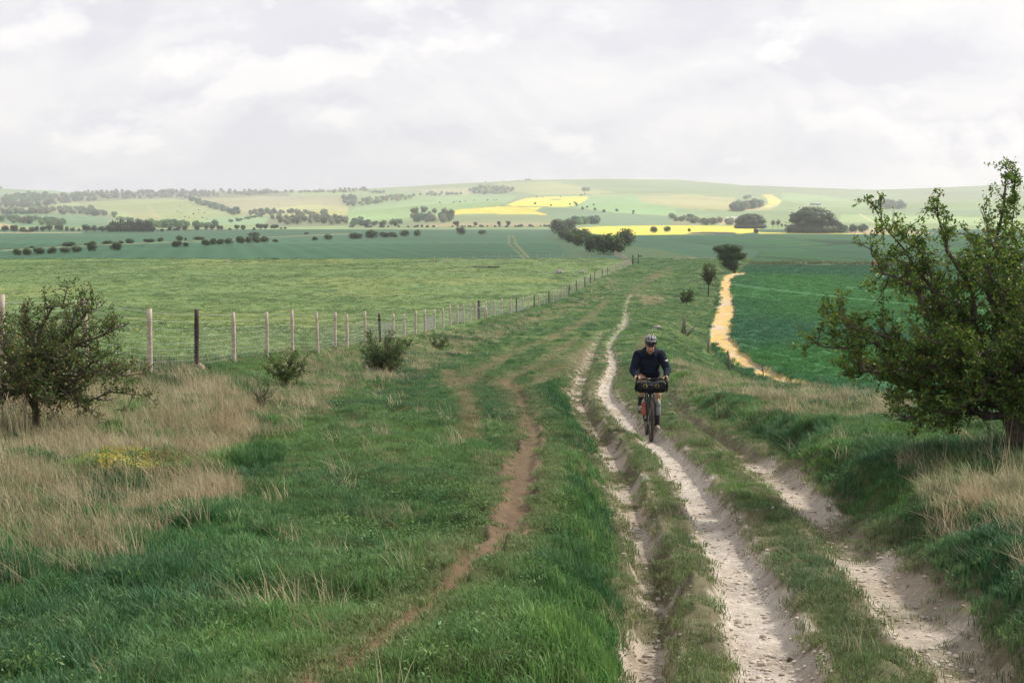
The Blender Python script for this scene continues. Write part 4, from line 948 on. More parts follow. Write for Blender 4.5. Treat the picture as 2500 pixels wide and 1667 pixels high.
building(1873, 471.2, 21, 5.5, 16, 'long open-fronted barn alone on the green hillside', 'barn', (.13, .12, .13), (.42, .41, .42), 'barn')
building(1688, 502, 26, 3.4, 14, 'low white shed on the valley floor behind the rapeseed', 'farm_shed', (.62, .62, .62), (.78, .78, .78), 'shed')

# ------------------------------------------------------------------ hawthorns
def hawthorn(name, base, limbs, seed, label, cat, trunk_pts, spacing=.13, tw=.075, leaf=.034, lpc=3, pal=None, wts=None, blen=(.30, .85), reach=1.0, r0=.085, bare=.15, wmax=1.0):
    rg = np.random.default_rng(seed); o = empty(name, base, label, cat)
    tb = MB(); bb = MB(); LP = []; 
    for tp in trunk_pts: tb.tube(tp[0], tp[1], 8)
    def nrm(v): return v / (np.linalg.norm(v) + 1e-9)
    def poly(p, d, L, n, wob, up):
        pts = [p]
        for i in range(n):
            d = nrm(d + rg.normal(0, wob, 3) + np.array([0, 0, up])); p = p + d * L / n; pts.append(p)
        return pts
    for li, lm in enumerate(limbs):
        a, tip, rr = lm[:3]; lr = lm[3] if len(lm) > 3 else 1.0
        a = np.array(a, float); tip = np.array(tip, float); L = np.linalg.norm(tip - a); n = max(4, int(L / .22)); dirv = (tip - a) / L
        bow = np.array([0, 0, .12 * L]) * (1 if rg.uniform() < .6 else -.5); off = rg.normal(0, .035 * L, (n + 1, 3)); off[0] = 0; off[-1] = 0
        pts = [a + (tip - a) * (i / n) + bow * 4 * (i / n) * (1 - i / n) * .5 + off[i] for i in range(n + 1)]
        rad = [rr * (1 - .88 * (i / n)) for i in range(n + 1)]
        bb.tube(pts, rad, 6)
        s0 = .18 if L > 1 else .1; k = s0 * L
        while k < L:
            u = k / L; i = min(int(u * n), n - 1); p = pts[i] + (pts[i + 1] - pts[i]) * (u * n - i)
            d = nrm(dirv * .55 + rg.normal(0, .75, 3) + np.array([0, 0, .18])); bl = rg.uniform(*blen) * reach * lr * (1.05 - .6 * u)
            bp = poly(p, d, bl, 5, .22, .04); r_b = .011 * (1 - .5 * u) + .002
            bb.tube(bp, [r_b * (1 - .75 * j / 5) for j in range(6)], 4, cap=False)
            q = .12 * bl; isbare = rg.uniform() < bare
            while q < bl:
                v = q / bl * 5; j = min(int(v), 4); pp = bp[j] + (bp[j + 1] - bp[j]) * (v - j); td = nrm((bp[j + 1] - bp[j]) * 6 + rg.normal(0, .75, 3) + np.array([0, 0, .25])); tl = rg.uniform(.08, .24) * (1.1 - .5 * q / bl) * min(1, reach + .2)
                tp = poly(pp, td, tl, 3, .25, .03); bb.tube(tp, [.0035, .003, .0022, .0012], 3, cap=False)
                if not (isbare and rg.uniform() < .8):
                    m_ = max(2, int(tl / .035))
                    for w_ in range(m_):
                        e = (w_ + rg.uniform()) / m_ * 3; f = min(int(e), 2); c = tp[f] + (tp[f + 1] - tp[f]) * (e - f)
                        for _ in range(lpc): LP.append(c + rg.normal(0, .020, 3))
                q += tw * rg.uniform(.7, 1.4)
            k += spacing * rg.uniform(.6, 1.4)
    LP = np.array(LP); pal = pal or [(.030, .070, .018), (.050, .105, .022), (.11, .165, .030), (.24, .25, .05), (.17, .085, .03)]; wts = wts or [.34, .32, .2, .09, .05]
    # leaf colour varies by spray
    cl = fbm(LP[:, 0] * 2.2 + 9, LP[:, 2] * 2.2 + LP[:, 1], seed, 2)
    t_ = palette(pal, len(LP), rg, wts)
    t_ = t_ * (.72 + .6 * cl)[:, None]
    link('leaves', leaves_mesh('leaves', LP, leaf, t_, rg, .62), None, o)
    tb.build('trunk', M_BARK, o); bb.build('branches', M_TWIG, o)
    return o
def spread(n, H, W, rg, zlo=.25, depth=None, top=.95):
    """limb tips over an egg shaped crown"""
    T_ = []
    for i in range(n):
        a = i * 2.399 + rg.uniform(-.3, .3); e = zlo + (top - zlo) * (i + .5) / n; r = W / 2 * math.sqrt(max(0, 1 - ((e - .5) / .56) ** 2)) * rg.uniform(.8, 1.08)
        T_.append((r * math.cos(a), (depth or W) / W * r * math.sin(a), H * e))
    return T_
# right hawthorn
b = spotd(2338, 1038); mp = b.y / F * K; s_ = lambda x, y, dy=0: ((x - 2338) * mp, dy, (1038 - y) * mp)
rg = np.random.default_rng(3)
st = (-.1, 0, .42); hub = s_(2290, 900)
LM = [(s_(2300, 960), s_(1845, 785, -.2), .05, .8), (s_(2120, 890, -.1), s_(1860, 715, -.2), .03, .5), (s_(2290, 930), s_(1935, 870, .3), .045), (s_(2290, 900), s_(1990, 570, .1), .05), (s_(2180, 740), s_(2008, 490, .2), .03),
      (s_(2300, 900), s_(1890, 640 + 60, -.5), .045), (s_(2290, 860), s_(2150, 475, .2), .05, .75), (s_(2320, 860), s_(2288, 385, 0), .04, .40), (s_(2325, 700), s_(2318, 420, .1), .02, .40), (s_(2300, 800), s_(2220, 420 + 60, -.3), .04),
      (s_(2310, 960), s_(2030, 960, -.4), .04), (s_(2300, 930), s_(2060, 760, -.8), .045), (s_(2300, 900), s_(2080, 640, .8), .045), (s_(2310, 850), s_(2200, 560, -.9), .045), (s_(2310, 900), s_(2160, 800, -1.2), .04),
      (s_(2330, 900), s_(2300, 620, -1.1), .045), (s_(2330, 900), s_(2300, 560, 1.0), .045), (s_(2340, 900), s_(2420, 520, .1), .05), (s_(2340, 900), s_(2540, 560, -.3), .05), (s_(2350, 930), s_(2640, 700, .2), .05), (s_(2350, 950), s_(2660, 850, -.2), .045),
      (s_(2340, 930), s_(2450, 760, -1.1), .045), (s_(2340, 930), s_(2460, 700, 1.1), .045), (s_(2310, 930), s_(2180, 900, -.9), .04), (s_(2310, 940), s_(2200, 950, .5), .035), (s_(2340, 930), s_(2360, 800, -1.3), .04), (s_(2330, 930), s_(2250, 700, -1.2), .04), (s_(2300, 880), s_(2050, 560, -.2), .035), (s_(2300, 880), s_(2090, 850, .5), .04), (s_(2310, 950), s_(2060, 925, .1), .035), (s_(2300, 900), s_(2000, 820, -.5), .04), (s_(2330, 900), s_(2290, 760, -1.0), .04), (s_(2340, 900), s_(2400, 620, -.8), .04), (s_(2330, 940), s_(2280, 880, -1.1), .035)]
TP = [([(0, 0, -.15), (-.03, 0, .15), s_(2318, 975), s_(2300, 900), s_(2290, 840)], [.115, .10, .085, .07, .045]), ([(.10, .05, -.15), (.10, .05, .2), s_(2352, 950), s_(2350, 860), s_(2370, 760)], [.10, .085, .07, .06, .035]), ([(.16, -.06, -.1), (.2, -.05, .3), (.32, -.08, .8), (.5, -.1, 1.3)], [.07, .06, .05, .03])]
hawthorn('hawthorn_tree', b, LM, 21, 'tall hawthorn tree with twisted stems leaning in from the right edge of the photo', 'tree', TP, spacing=.066, tw=.050, leaf=.041, lpc=5, bare=.14, pal=[(.050, .115, .024), (.085, .175, .030), (.17, .25, .038), (.30, .32, .06), (.17, .10, .03)], wts=[.30, .32, .23, .10, .05])
# left hawthorn
b = spotd(86, 992); mp = b.y / F * K; s_ = lambda x, y, dy=0: ((x - 86) * mp, dy, (992 - y) * mp)
LM = [(s_(85, 880), s_(350, 852, -.2), .03), (s_(90, 860), s_(300, 742, .1), .035), (s_(90, 850), s_(205, 690, -.2), .035), (s_(85, 840), s_(160, 655, .1), .035), (s_(80, 850), s_(70, 690, -.1), .035), (s_(80, 860), s_(-30, 700, .1), .035), (s_(80, 880), s_(-110, 780, 0), .035), (s_(80, 900), s_(-120, 880, -.1), .03),
      (s_(88, 900), s_(350, 905, -.1), .028), (s_(88, 900), s_(240, 940, -.5), .025), (s_(85, 900), s_(180, 900, -.9), .03), (s_(85, 880), s_(100, 800, -1.0), .03), (s_(85, 880), s_(30, 850, -1.0), .03), (s_(85, 880), s_(200, 800, -.7), .03), (s_(85, 870), s_(230, 760, .6), .03), (s_(85, 870), s_(120, 720, .7), .03), (s_(80, 870), s_(10, 740, -.6), .03), (s_(80, 870), s_(20, 730, .6), .03), (s_(85, 900), s_(280, 830, -.4), .03), (s_(85, 890), s_(150, 860, -.8), .03), (s_(85, 890), s_(0, 900, -.5), .03), (s_(85, 890), s_(260, 870, .4), .03), (s_(85, 860), s_(250, 700, -.1), .03)]
hawthorn('hawthorn_bush', b, LM, 22, 'spreading reddish green hawthorn bush rising from the dead grass at the left edge', 'bush', [([(0, 0, -.15), (-.01, 0, .2), s_(82, 930), s_(85, 860), s_(90, 800)], [.055, .05, .042, .035, .02]), ([(0, 0, .25), s_(60, 900), s_(40, 830)], [.04, .03, .02])],
         spacing=.060, tw=.048, leaf=.035, lpc=3, blen=(.22, .62), pal=[(.036, .080, .018), (.06, .120, .024), (.12, .165, .035), (.22, .15, .045), (.15, .08, .03)], wts=[.33, .30, .15, .12, .10], bare=.1)
def shrub(name, X, Yb, W, H, seed, label, cat, n=12, zlo=.25, leaf=.035, sp=.11, pal=None, wts=None, stem=.2, lpc=6, bare=.05, tw=.055, thick=.02):
    b = spotd(X, Yb); mp = b.y / F * K; W, H = W * mp, H * mp; rg = np.random.default_rng(seed); T_ = spread(n, H, W, rg, zlo)
    lim = [((0, 0, stem * H * .8), t, thick) for t in T_]
    return hawthorn(name, b, lim, seed, label, cat, [([(0, 0, -.1), (.02, 0, stem * H), (0, 0, stem * H * 1.5)], [thick * 1.5, thick * 1.3, thick * .8])], spacing=sp, tw=tw, leaf=leaf, lpc=lpc, blen=(.12 * H, .34 * H), pal=pal, wts=wts, bare=bare, reach=1)
DK = [(.026, .062, .016), (.042, .095, .022), (.08, .14, .03), (.17, .17, .045)]; DKW = [.4, .35, .2, .05]
BG = [(.045, .10, .020), (.07, .14, .026), (.14, .21, .035)]; BGW = [.35, .4, .25]
shrub('hawthorn_shrub', 655, 884, 120, 88, 31, 'fresh green open hawthorn shrub in front of the fence', 'shrub', 14, .35, pal=BG, wts=BGW)
shrub('hawthorn_shrub', 882, 862, 118, 106, 32, 'dense dark green bush beside the fence, by a dark post', 'bush', 26, .12, pal=DK, wts=DKW, sp=.075, stem=.12, lpc=4, tw=.05)
shrub('hawthorn_shrub', 1010, 806, 60, 40, 33, 'small twiggy dark shrub right of the dense bush by the fence', 'shrub', 9, .3, pal=DK, wts=DKW, sp=.14, leaf=.045)
shrub('hawthorn_shrub', 936, 800, 44, 22, 34, 'low straggling hawthorn seedling between the dense bush and the twiggy shrub', 'shrub', 6, .4, pal=DK, wts=DKW, sp=.14, leaf=.045)
shrub('hawthorn_shrub', 602, 942, 52, 66, 35, 'thin dark sapling in the long grass below the fresh green shrub', 'sapling', 7, .3, pal=DK, wts=DKW, sp=.12, lpc=2)
shrub('hawthorn_shrub', 1577, 702, 36, 42, 36, 'small round dark bush on the slope left of the yellow field margin', 'bush', 14, .3, pal=DK, wts=DKW, sp=.14, leaf=.09, tw=.11, stem=.25)
shrub('thorn_tree', 1627, 682, 38, 80, 37, 'spindly thorn tree with a bare forked trunk above the yellow margin', 'tree', 16, .55, pal=[(.05, .085, .03), (.08, .12, .04), (.12, .12, .05)], wts=[.4, .4, .2], sp=.2, leaf=.10, tw=.14, stem=.42, thick=.05)
def lobtree(X, Yb, lobes, label):
    b = spotd(X, Yb); mp = b.y / F * K; o = empty('field_tree', b, label, 'tree')
    L = [((a - X) * mp, dy * mp, (Yb - c) * mp, r * mp, r * mp, r2 * mp) for a, c, dy, r, r2 in lobes]
    link('crown', crown_mesh('crown', L, 9000, .14, DARK, 91, fill=.75), None, o)
    t_ = MB(); t_.tube([(0, 0, -.2), (-.1, 0, .7), (-.4, 0, 1.8), (-.6, 0, 3)], [.22, .18, .14, .08], 8); t_.tube([(-.1, 0, .8), (.4, 0, 2), (.8, .1, 2.8)], [.12, .1, .05], 6); t_.build('trunk', M_BARK, o)
lobtree(1688, 628, [(1655, 574, 0, 16, 10), (1672, 570, 4, 16, 9), (1690, 573, 0, 15, 10), (1700, 590, 0, 12, 9), (1660, 590, -4, 14, 10), (1680, 588, 0, 20, 14), (1672, 605, 0, 18, 13), (1684, 612, 0, 14, 12), (1708, 586, 2, 8, 5), (1645, 572, 0, 9, 6)], 'dark spreading tree at the far end of the yellow field margin')
s2 = MB(); b = spotd(1752, 880); mp = b.y / F * K
o = empty('dead_sapling', b, 'bare dead sapling at the near end of the yellow margin', 'sapling'); s2.tube([(0, 0, -.1), (.02, 0, .3), (-.04, 0, .6), (.03, 0, 1.1)], [.03, .025, .02, .008], 5); s2.build('trunk', M_BARK, o)
for pt, rd in (([(.0, 0, .35), (-.15, .05, .5), (-.3, 0, .55)], [.015, .01, .004]), ([(-.03, 0, .6), (-.2, 0, .75), (-.3, 0, .95)], [.015, .01, .004]), ([(0, 0, .7), (.18, 0, .85), (.3, 0, .8)], [.013, .01, .004]), ([(0, 0, .45), (.15, 0, .6)], [.012, .004])):
    s2 = MB(); s2.tube(pt, rd, 4); s2.build('branch', M_BARK, o)

# ------------------------------------------------------------------ fences
def post_mesh(seed, h=1.2, r=.052):
    rg = random.Random(seed); m = MB(); n = 7; lx, ly = rg.uniform(-.02, .02), rg.uniform(-.02, .02)
    m.tube([(lx * i / n, ly * i / n, -.25 + (h + .25) * i / n) for i in range(n + 1)], [r * rg.uniform(.92, 1.06) for _ in range(n + 1)], 9)
    m.V = [(x * (1 + .06 * math.sin(z * 9 + seed)), y, z) for x, y, z in m.V]
    return m.mesh('post')
PM = [post_mesh(i) for i in range(5)]; PMD = [q.copy() for q in PM[:3]]
for q in PM: q.materials.append(M_POST)
for q in PMD: q.materials.append(M_POST2)
AX = [367, 479, 572, 652, 714, 776, 818, 848, 891, 928, 960, 987, 1014, 1038, 1061, 1082, 1100, 1117, 1132, 1149, 1160, 1187, 1207, 1226, 1246, 1261, 1277, 1290, 1304, 1316, 1328, 1340, 1351, 1361, 1371, 1380, 1389, 1398.7, 1407, 1415, 1422, 1428, 1434.5, 1440.7, 1446.5, 1452, 1459, 1464.5, 1470, 1475.4, 1480, 1484, 1489, 1493.5, 1499, 1503.6, 1508, 1512, 1516, 1520, 1524, 1528, 1532, 1536, 1540]
BX = ([367, 479, 572, 652, 714, 776, 852, 928, 1014, 1082, 1160, 1207, 1261, 1315, 1351, 1389, 1422, 1452, 1489, 1508, 1522, 1542], [911, 900, 884, 868, 862, 860, 850, 838, 820, 802, 783, 772, 764, 749, 738, 723, 703, 686, 669, 661, 655, 648])
posts = [Vector((-8.0, 22.2, gz(-8.0, 22.2))), Vector((-7.55, 25.1, gz(-7.55, 25.1)))] + [spot(px, float(np.interp(px, *BX))) for px in AX]
corner = posts[-1]
dk = {479, 928, 1261, 1407, 1440.7, 1289, 1488, 1389}
fence = empty('stock_fence', posts[2], 'wooden post and wire stock fence running from the left foreground away along the track', 'fence')
def fpost(par, p, d=False, h=1.0, r=1.0):
    ms = PMD if d else PM; me = ms[random.randrange(len(ms))]
    q = link('post', me, None, par); q.location = p - par.location; q.rotation_euler = (random.uniform(-.035, .035), random.uniform(-.035, .035), random.uniform(0, 6)); q.scale = (r, r, h * random.uniform(.97, 1.05))
    if d: q['label'] = 'dark creosoted fence post'
    return q
for i, p in enumerate(posts): fpost(fence, p, i >= 2 and AX[i - 2] in dk or i in (30, 33, 43, 47, 50, 53), r=1.0 if p.y < 60 else 1.15)
fence2pts = [corner] + [corner + (Vector((*at_full(1500, 623), 0)) - Vector((corner.x, corner.y, 0))) * (i / 18) for i in range(1, 19)]
fence2pts = [Vector((p.x, p.y, gz(p.x, p.y))) for p in fence2pts]
for p in fence2pts[1:]: fpost(fence, p, r=1.3)
def wires(par, pts, name, heights, r, kind=None, mat=M_WIRE):
    m = MB()
    for hh in heights:
        for a, b_ in zip(pts[:-1], pts[1:]):
            rr = r * (1 if a.y < 50 else 1.4 if a.y < 100 else 2.0); mid_ = (a + b_) / 2; A = a + Vector((0, 0, hh)) - par.location; B_ = b_ + Vector((0, 0, hh)) - par.location; Mi = (A + B_) / 2 - Vector((0, 0, .012))
            m.tube([A, Mi, B_], rr, 3, cap=False)
    o_ = m.build(name, mat, par)
    return o_
near = posts; wires(fence, near, 'top_wire', [1.13], .0036); wires(fence, near, 'second_wire', [.98], .0032)
wires(fence, near, 'netting_line_wire', [.82, .68, .54, .42, .30, .19, .09], .0028)
m = MB()
for a, b_ in zip(near[:28], near[1:29]):
    L = (b_ - a).length; n = int(L / .15)
    for i in range(n):
        p = a + (b_ - a) * (i + .5) / n - fence.location; m.tube([p + Vector((0, 0, .06)), p + Vector((0, 0, .82))], .002 if a.y < 50 else .003, 3, cap=False)
tag(m.build('netting_stay_wire', M_WIRE, fence), kind='stuff')
# strainer post with struts
b = spot(1169, 781); o = empty('strainer_post', b, 'thick dark strainer post with pale bracing struts midway along the fence', 'post')
m = MB(); m.tube([(0, 0, -.2), (0, 0, .7), (.01, 0, 1.35)], [.10, .10, .095], 10); m.build('post', M_POST2, o)
m = MB(); m.tube([(.42, -.05, -.1), (.40, -.05, .95)], .05, 8); m.tube([(.62, -.05, -.1), (.52, -.05, .85)], .05, 8); m.build('strut', M_POST, o)
m = MB(); m.tube([(-.15, -.08, .92), (.1, -.1, .8), (.48, -.1, .98)], .035, 6); m.build('brace', simple('pale_wood', (.55, .53, .5), scale=8), o)
b = spot(472, 900); 
# cross fence
cx_ = [spot(1061 + (1500 - 1061) * i / 14, 641 - 16 * i / 14 + 2) for i in range(15)]
f2 = empty('cross_fence', cx_[0], 'distant wire fence with short pale posts crossing the far side of the pasture', 'fence')
for p in cx_: fpost(f2, p, r=1.2)
wires(f2, cx_, 'wire', [.95, .6, .3], .003)
# gate posts and signpost
for px_i, lab in ((1545, 'dark gate post at the corner of the stock fence'),):
    b = spot(px_i, 645); o = empty('gate_post', b, lab, 'post'); m = MB(); m.tube([(0, 0, -.2), (0, 0, 1.7)], .13, 8); m.build('post', M_POST2, o); m = MB(); m.ell((0, 0, 1.7), (.14, .14, .06)); m.build('cap', M_POST2, o)
b = spot(1558.5, 645); o = empty('signpost', b, 'dark wooden fingerpost with one arm standing beside the track past the gate', 'signpost')
m = MB(); m.tube([(0, 0, -.2), (0, 0, 2.0)], .09, 8); m.build('post', M_POST2, o); m = MB(); m.box((.32, 0, 1.55), (.75, .05, .2)); m.build('arm', M_POST2, o)
# broken old posts on the right slope
def oldpost(X, Yb, H, label, lean=0, parts=1, r=.06):
    b = spotd(X, Yb); mp = b.y / F * K; o = empty('old_post', b, label, 'post'); h = H * mp; m = MB()
    m.tube([(0, 0, -.2), (lean * .5, 0, h * .5), (lean, 0, h * .93), (lean * 1.05, .01, h)], [r * 1.1, r, r * .9, r * .5], 7); m.build('post', M_GREYWOOD, o)
    return o, h, m
o, h, _ = oldpost(1676, 852, 46, 'leaning grey fence post standing at the edge of the yellow margin', -.12)
m = MB(); m.tube([(-.08, -.03, h * .5), (.02, -.06, h * .5), (.05, 0, h * .52)], .006, 4); m.build('wire_loop', M_WIRE, o)
oldpost(1626, 812, 32, 'short grey fence post left of the leaning post', .03); oldpost(2056, 925, 40, 'grey fence post half hidden behind the hawthorn tree', .02, r=.05); oldpost(1986, 918, 28, 'short fence post below the left end of the hawthorn branches', .02, r=.05)
b = spotd(1571, 768); mp = b.y / F * K; o = empty('broken_post', b, 'split grey stump of a fence post on the slope above the rider', 'post'); h = 48 * mp
m = MB(); m.tube([(-.15, 0, -.2), (-.02, 0, h * .6), (.03, 0, h)], [.09, .07, .015], 6); m.build('splinter', M_GREYWOOD, o); m = MB(); m.tube([(.1, .05, -.2), (.06, .02, h * .5), (.1, .02, h * .8)], [.10, .07, .012], 6); m.build('splinter', M_GREYWOOD, o)
m = MB(); m.tube([(-.02, -.04, -.2), (-.08, -.03, h * .45)], [.09, .03], 6); m.build('splinter', M_GREYWOOD, o)
b = spotd(1577, 772); o = empty('fallen_plank', b, 'grey plank leaning up from the ground beside the split stump', 'plank'); m = MB(); m.box((.28, 0, .30), (.75, .07, .16), Matrix.Rotation(math.radians(-50), 3, 'Y')); m.build('plank', M_GREYWOOD, o, False)
m = MB(); m.tube([(.05, -.05, .05), (.1, -.06, .1)], .01, 5); m.build('nail', M_WIRE, o)
# stones
def rock(X, Yb, W, H, seed, label, name='stone', mat=M_ROCK, group=None, sub_=3):
    b = spotd(X, Yb); mp = b.y / F * K; bm = bmesh.new(); bmesh.ops.create_icosphere(bm, subdivisions=sub_, radius=1)
    for v in bm.verts:
        d = 1 + .38 * mnoise.noise(v.co * 1.2 + Vector((seed, 0, 0))) + .14 * mnoise.noise(v.co * 3.5 + Vector((0, seed, 0)))
        v.co = Vector((v.co.x * d * W * mp * .5, v.co.y * d * W * mp * .4, v.co.z * d * H * mp * .62 + H * mp * .30))
    me = bpy.data.meshes.new(name); bm.to_mesh(me); bm.free(); o = link(name, me, mat); o.location = b; tag(o, label, 'stone', group); return o
rock(1284, 629, 15, 10, 1.3, 'larger pale sarsen stone lying in the pasture near the far fence corner'); rock(1337, 629, 12, 8, 4.1, 'smaller pale sarsen stone lying in the pasture nearer the fence'); rock(1510, 756, 20, 9, 2.7, 'grey boulder in the grass behind the rider')
rock(518, 602, 9, 5, 7.7, 'tiny pale stone on the far edge of the pasture')
for i, (X, Yb, W, H, l) in enumerate([(1632, 1326, 15, 9, 'pale chalk stone on the ridge between the left and middle ruts'), (1406, 1076, 8, 7, 'white stone at the grassy edge above the left rut'), (1775, 1172, 9, 9, 'small upright pale stone on the grass between the middle and right ruts'), (1752, 1530, 20, 11, 'flat chalk stone half sunk in the bottom of the middle rut'),
        (1845, 1478, 18, 9, 'flat pale stone at the right edge of the middle rut'), (1870, 1500, 12, 9, 'rounded pale stone beside the flat one at the edge of the middle rut'), (1512, 1330, 14, 7, 'chalk stone in the left rut beside the dark bank'), (1512, 1380, 14, 9, 'chalk stone lower in the left rut beside the bank'), (1500, 1350, 8, 5, 'tiny chalk stone between two larger ones in the left rut'),
        (1483, 1525, 11, 9, 'chalk stone near the bottom edge in the left rut'), (2235, 1475, 12, 8, 'pale stone at the lower end of the right rut'), (1510, 1478, 13, 8, 'round chalk stone in the stony left rut'), (1590, 1560, 10, 6, 'pale stone low between the left and middle ruts'), (2120, 1420, 9, 5, 'small pale stone on the right rut bed')]):
    rock(X, Yb, W, H, 3.3 * i, l, 'chalk_stone', M_CHSTONE, None, 2)
rock(1814, 1520, 15, 10, 8.8, 'dark brown clod in the bed of the middle rut', 'dung_clod', M_DUNG, None, 2)['category'] = 'clod'
b = spotd(1110, 615); o = empty('stone_trough', b, 'low brown trough lying across the far side of the pasture', 'trough'); mp = b.y / F * K
m = MB(); m.box((-18 * mp * .5, 0, .12), (36 * mp, .8, .3)); m.build('body', simple('trough_mud', (.19, .16, .13), scale=3), o, False); m = MB(); m.box((24 * mp, .2, .1), (28 * mp, 1.0, .24)); m.build('bank', simple('dark_bank', (.08, .09, .05), scale=3), o, False)
# moss sprig of spoil under the dark post
rock(459, 852, 22, 16, 5.5, 'mound of pale dug earth at the foot of the dark fence post', 'earth_mound', simple('dug_earth', (.30, .24, .17), scale=20, bump=.6), None, 2)['category'] = 'mound'
# ------------------------------------------------------------------ bicycle and rider
RB = spot(1589.3, 1079.5); RB.z -= .012
SLOPE = math.atan((gz(RB.x, RB.y + 1.05) - gz(RB.x, RB.y)) / 1.05)
RROT = (SLOPE, 0, math.radians(-2.0))
def solid(name, mb, voxel, smooth, mat, parent=None, loc=None):
    me = mb.mesh(name + '_raw'); o = bpy.data.objects.new('tmp', me); COL.objects.link(o)
    r = o.modifiers.new('r', 'REMESH'); r.mode = 'VOXEL'; r.voxel_size = voxel; r.use_smooth_shade = True
    s_ = o.modifiers.new('s', 'SMOOTH'); s_.iterations = smooth; s_.factor = .5
    bpy.context.view_layer.update(); dg = bpy.context.evaluated_depsgraph_get(); me2 = bpy.data.meshes.new_from_object(o.evaluated_get(dg)); me2.name = name
    bpy.data.objects.remove(o); bpy.data.meshes.remove(me); me2.materials.clear()
    q = link(name, me2, mat, parent); return q
M_SKIN = simple('skin', (.58, .33, .22), .5, scale=8, var=.08, spec=.35); M_JACKET = simple('navy_fabric', (.010, .013, .027), .85, spec=.1, scale=14, bump=.5, col2=(.008, .010, .022))
M_SHORTS = simple('black_fabric', (.012, .012, .014), .8, scale=20, bump=.3); M_BLACK = simple('black_plastic', (.015, .015, .016), .4, scale=20); M_HELM = simple('helmet_shell', (.012, .013, .016), .22, scale=5, spec=.5)
M_WHITE = simple('white_trim', (.75, .74, .72), .5, scale=5, var=.03); M_SOCK = simple('dark_sock', (.018, .025, .030), .9, scale=40); M_SHOE = simple('tan_grey_shoe', (.30, .26, .23), .8, scale=25, col2=(.18, .155, .14))
M_TYRE = simple('muddy_tyre', (.085, .068, .052), .9, scale=45, bump=.8, col2=(.035, .030, .026)); M_METAL = simple('dark_metal', (.06, .06, .065), .35, metal=.6, scale=10); M_STEEL = simple('steel', (.45, .45, .46), .35, metal=.8, scale=10)
M_BAG = simple('bag_fabric', (.012, .016, .021), .75, spec=.15, scale=18, bump=.5); M_GOLD = simple('yellow_stitching', (.60, .42, .12), .6, scale=5); M_RED = simple('red_bottle', (.36, .10, .07), .35, scale=6, var=.1); M_GREYB = simple('grey_bottle', (.24, .25, .27), .35, scale=6, var=.1); M_CAP = simple('bottle_cap', (.55, .53, .52), .4, scale=6)
M_BEARD = simple('stubble', (.13, .07, .045), .9, scale=60); M_LIP = simple('lips', (.38, .15, .12), .5, scale=5)
# ---- bicycle
bike = empty('bicycle', RB, 'muddy gravel bicycle with dark frame being ridden down the middle chalk rut', 'bicycle', rot=RROT)
def wheel(y, steer=0):
    t = MB(); t.torus((0, y, .345), .318, .0265, n=64, k=10)
    kn = 0
    for i in range(88):
        a = 2 * math.pi * i / 88
        for sx in ((-.018, .006, .020) if i % 2 else (-.010, .014)):
            R_ = Matrix.Rotation(a, 3, 'X'); c = Vector((0, y, .345)) + R_ @ Vector((sx, 0, .3435 - abs(sx) * .32)); t.box(c, (.008, .010, .006), R_)
    w_ = MB(); w_.torus((0, y, .345), .292, .012, n=48, k=6)
    rim = w_.build('wheel', M_METAL, bike); t.build('tyre', M_TYRE, rim)
    s_ = MB()
    for i in range(24):
        a = 2 * math.pi * i / 24; sx = .028 if i % 2 else -.028; s_.tube([(sx, y + .02 * math.cos(a + .6), .345 + .02 * math.sin(a + .6)), (0, y + .285 * math.cos(a), .345 + .285 * math.sin(a))], .0012, 3, cap=False)
    s_.build('spokes', M_STEEL, rim)
    h = MB(); h.tube([(-.05, y, .345), (-.035, y, .345), (.035, y, .345), (.05, y, .345)], [.012, .022, .022, .012], 10); h.build('hub', M_METAL, rim)
    b_ = MB(); b_.tube([(-.042, y, .345), (-.045, y, .345)], .08, 20); b_.build('brake_disc', M_STEEL, rim)
wheel(0.0); wheel(1.04)
m = MB()
for sx in (-1, 1): m.tube([(sx * .055, 0, .345), (sx * .057, .05, .55), (sx * .050, .09, .72), (0, .105, .755)], [.011, .014, .016, .018], 8)
m.tube([(0, .105, .75), (0, .125, .82)], .020, 8); m.build('fork', M_METAL, bike)
m = MB(); m.tube([(0, .11, .765), (0, .14, .90)], .024, 10); m.tube([(0, .125, .80), (0, .62, .29)], .022, 8); m.tube([(0, .135, .87), (0, .80, .80)], .016, 8); m.tube([(0, .62, .29), (0, .83, .84)], .016, 8)
for sx in (-1, 1): m.tube([(sx * .03, .64, .29), (sx * .065, 1.04, .345)], .009, 6); m.tube([(sx * .02, .80, .80), (sx * .065, 1.04, .345)], .008, 6)
m.build('frame', M_METAL, bike)
m = MB(); m.tube([(0, .14, .90), (0, .07, .95)], .016, 8)
m.build('stem', M_BLACK, bike)
m = MB()
BAR = lambda sx: [(0, .065, .955), (sx * .10, .065, .955), (sx * .19, .055, .955), (sx * .215, .00, .950), (sx * .222, -.055, .935), (sx * .232, -.06, .87), (sx * .240, -.02, .825), (sx * .248, .06, .815)]
for sx in (-1, 1): m.tube(BAR(sx), .0165, 8)
m.build('handlebar', M_BLACK, bike)
for sx in (-1, 1):
    m = MB(); m.tube([(sx * .213, -.03, .950), (sx * .217, -.09, .965), (sx * .213, -.115, 1.01)], [.019, .020, .012], 8); l_ = m.build('brake_hood', M_BLACK, bike)
    m = MB(); m.tube([(sx * .22, -.10, .98), (sx * .235, -.115, .92), (sx * .25, -.095, .84)], [.009, .008, .006], 6); m.build('brake_lever', M_METAL, l_)
m = MB(); m.tube([(0, .83, .84), (0, .86, .96)], .013, 8); m.build('seat_post', M_METAL, bike)
m = MB(); m.ell((0, .90, .975), (.07, .12, .025)); m.ell((0, .77, .975), (.025, .12, .02)); m.build('saddle', M_BLACK, bike)
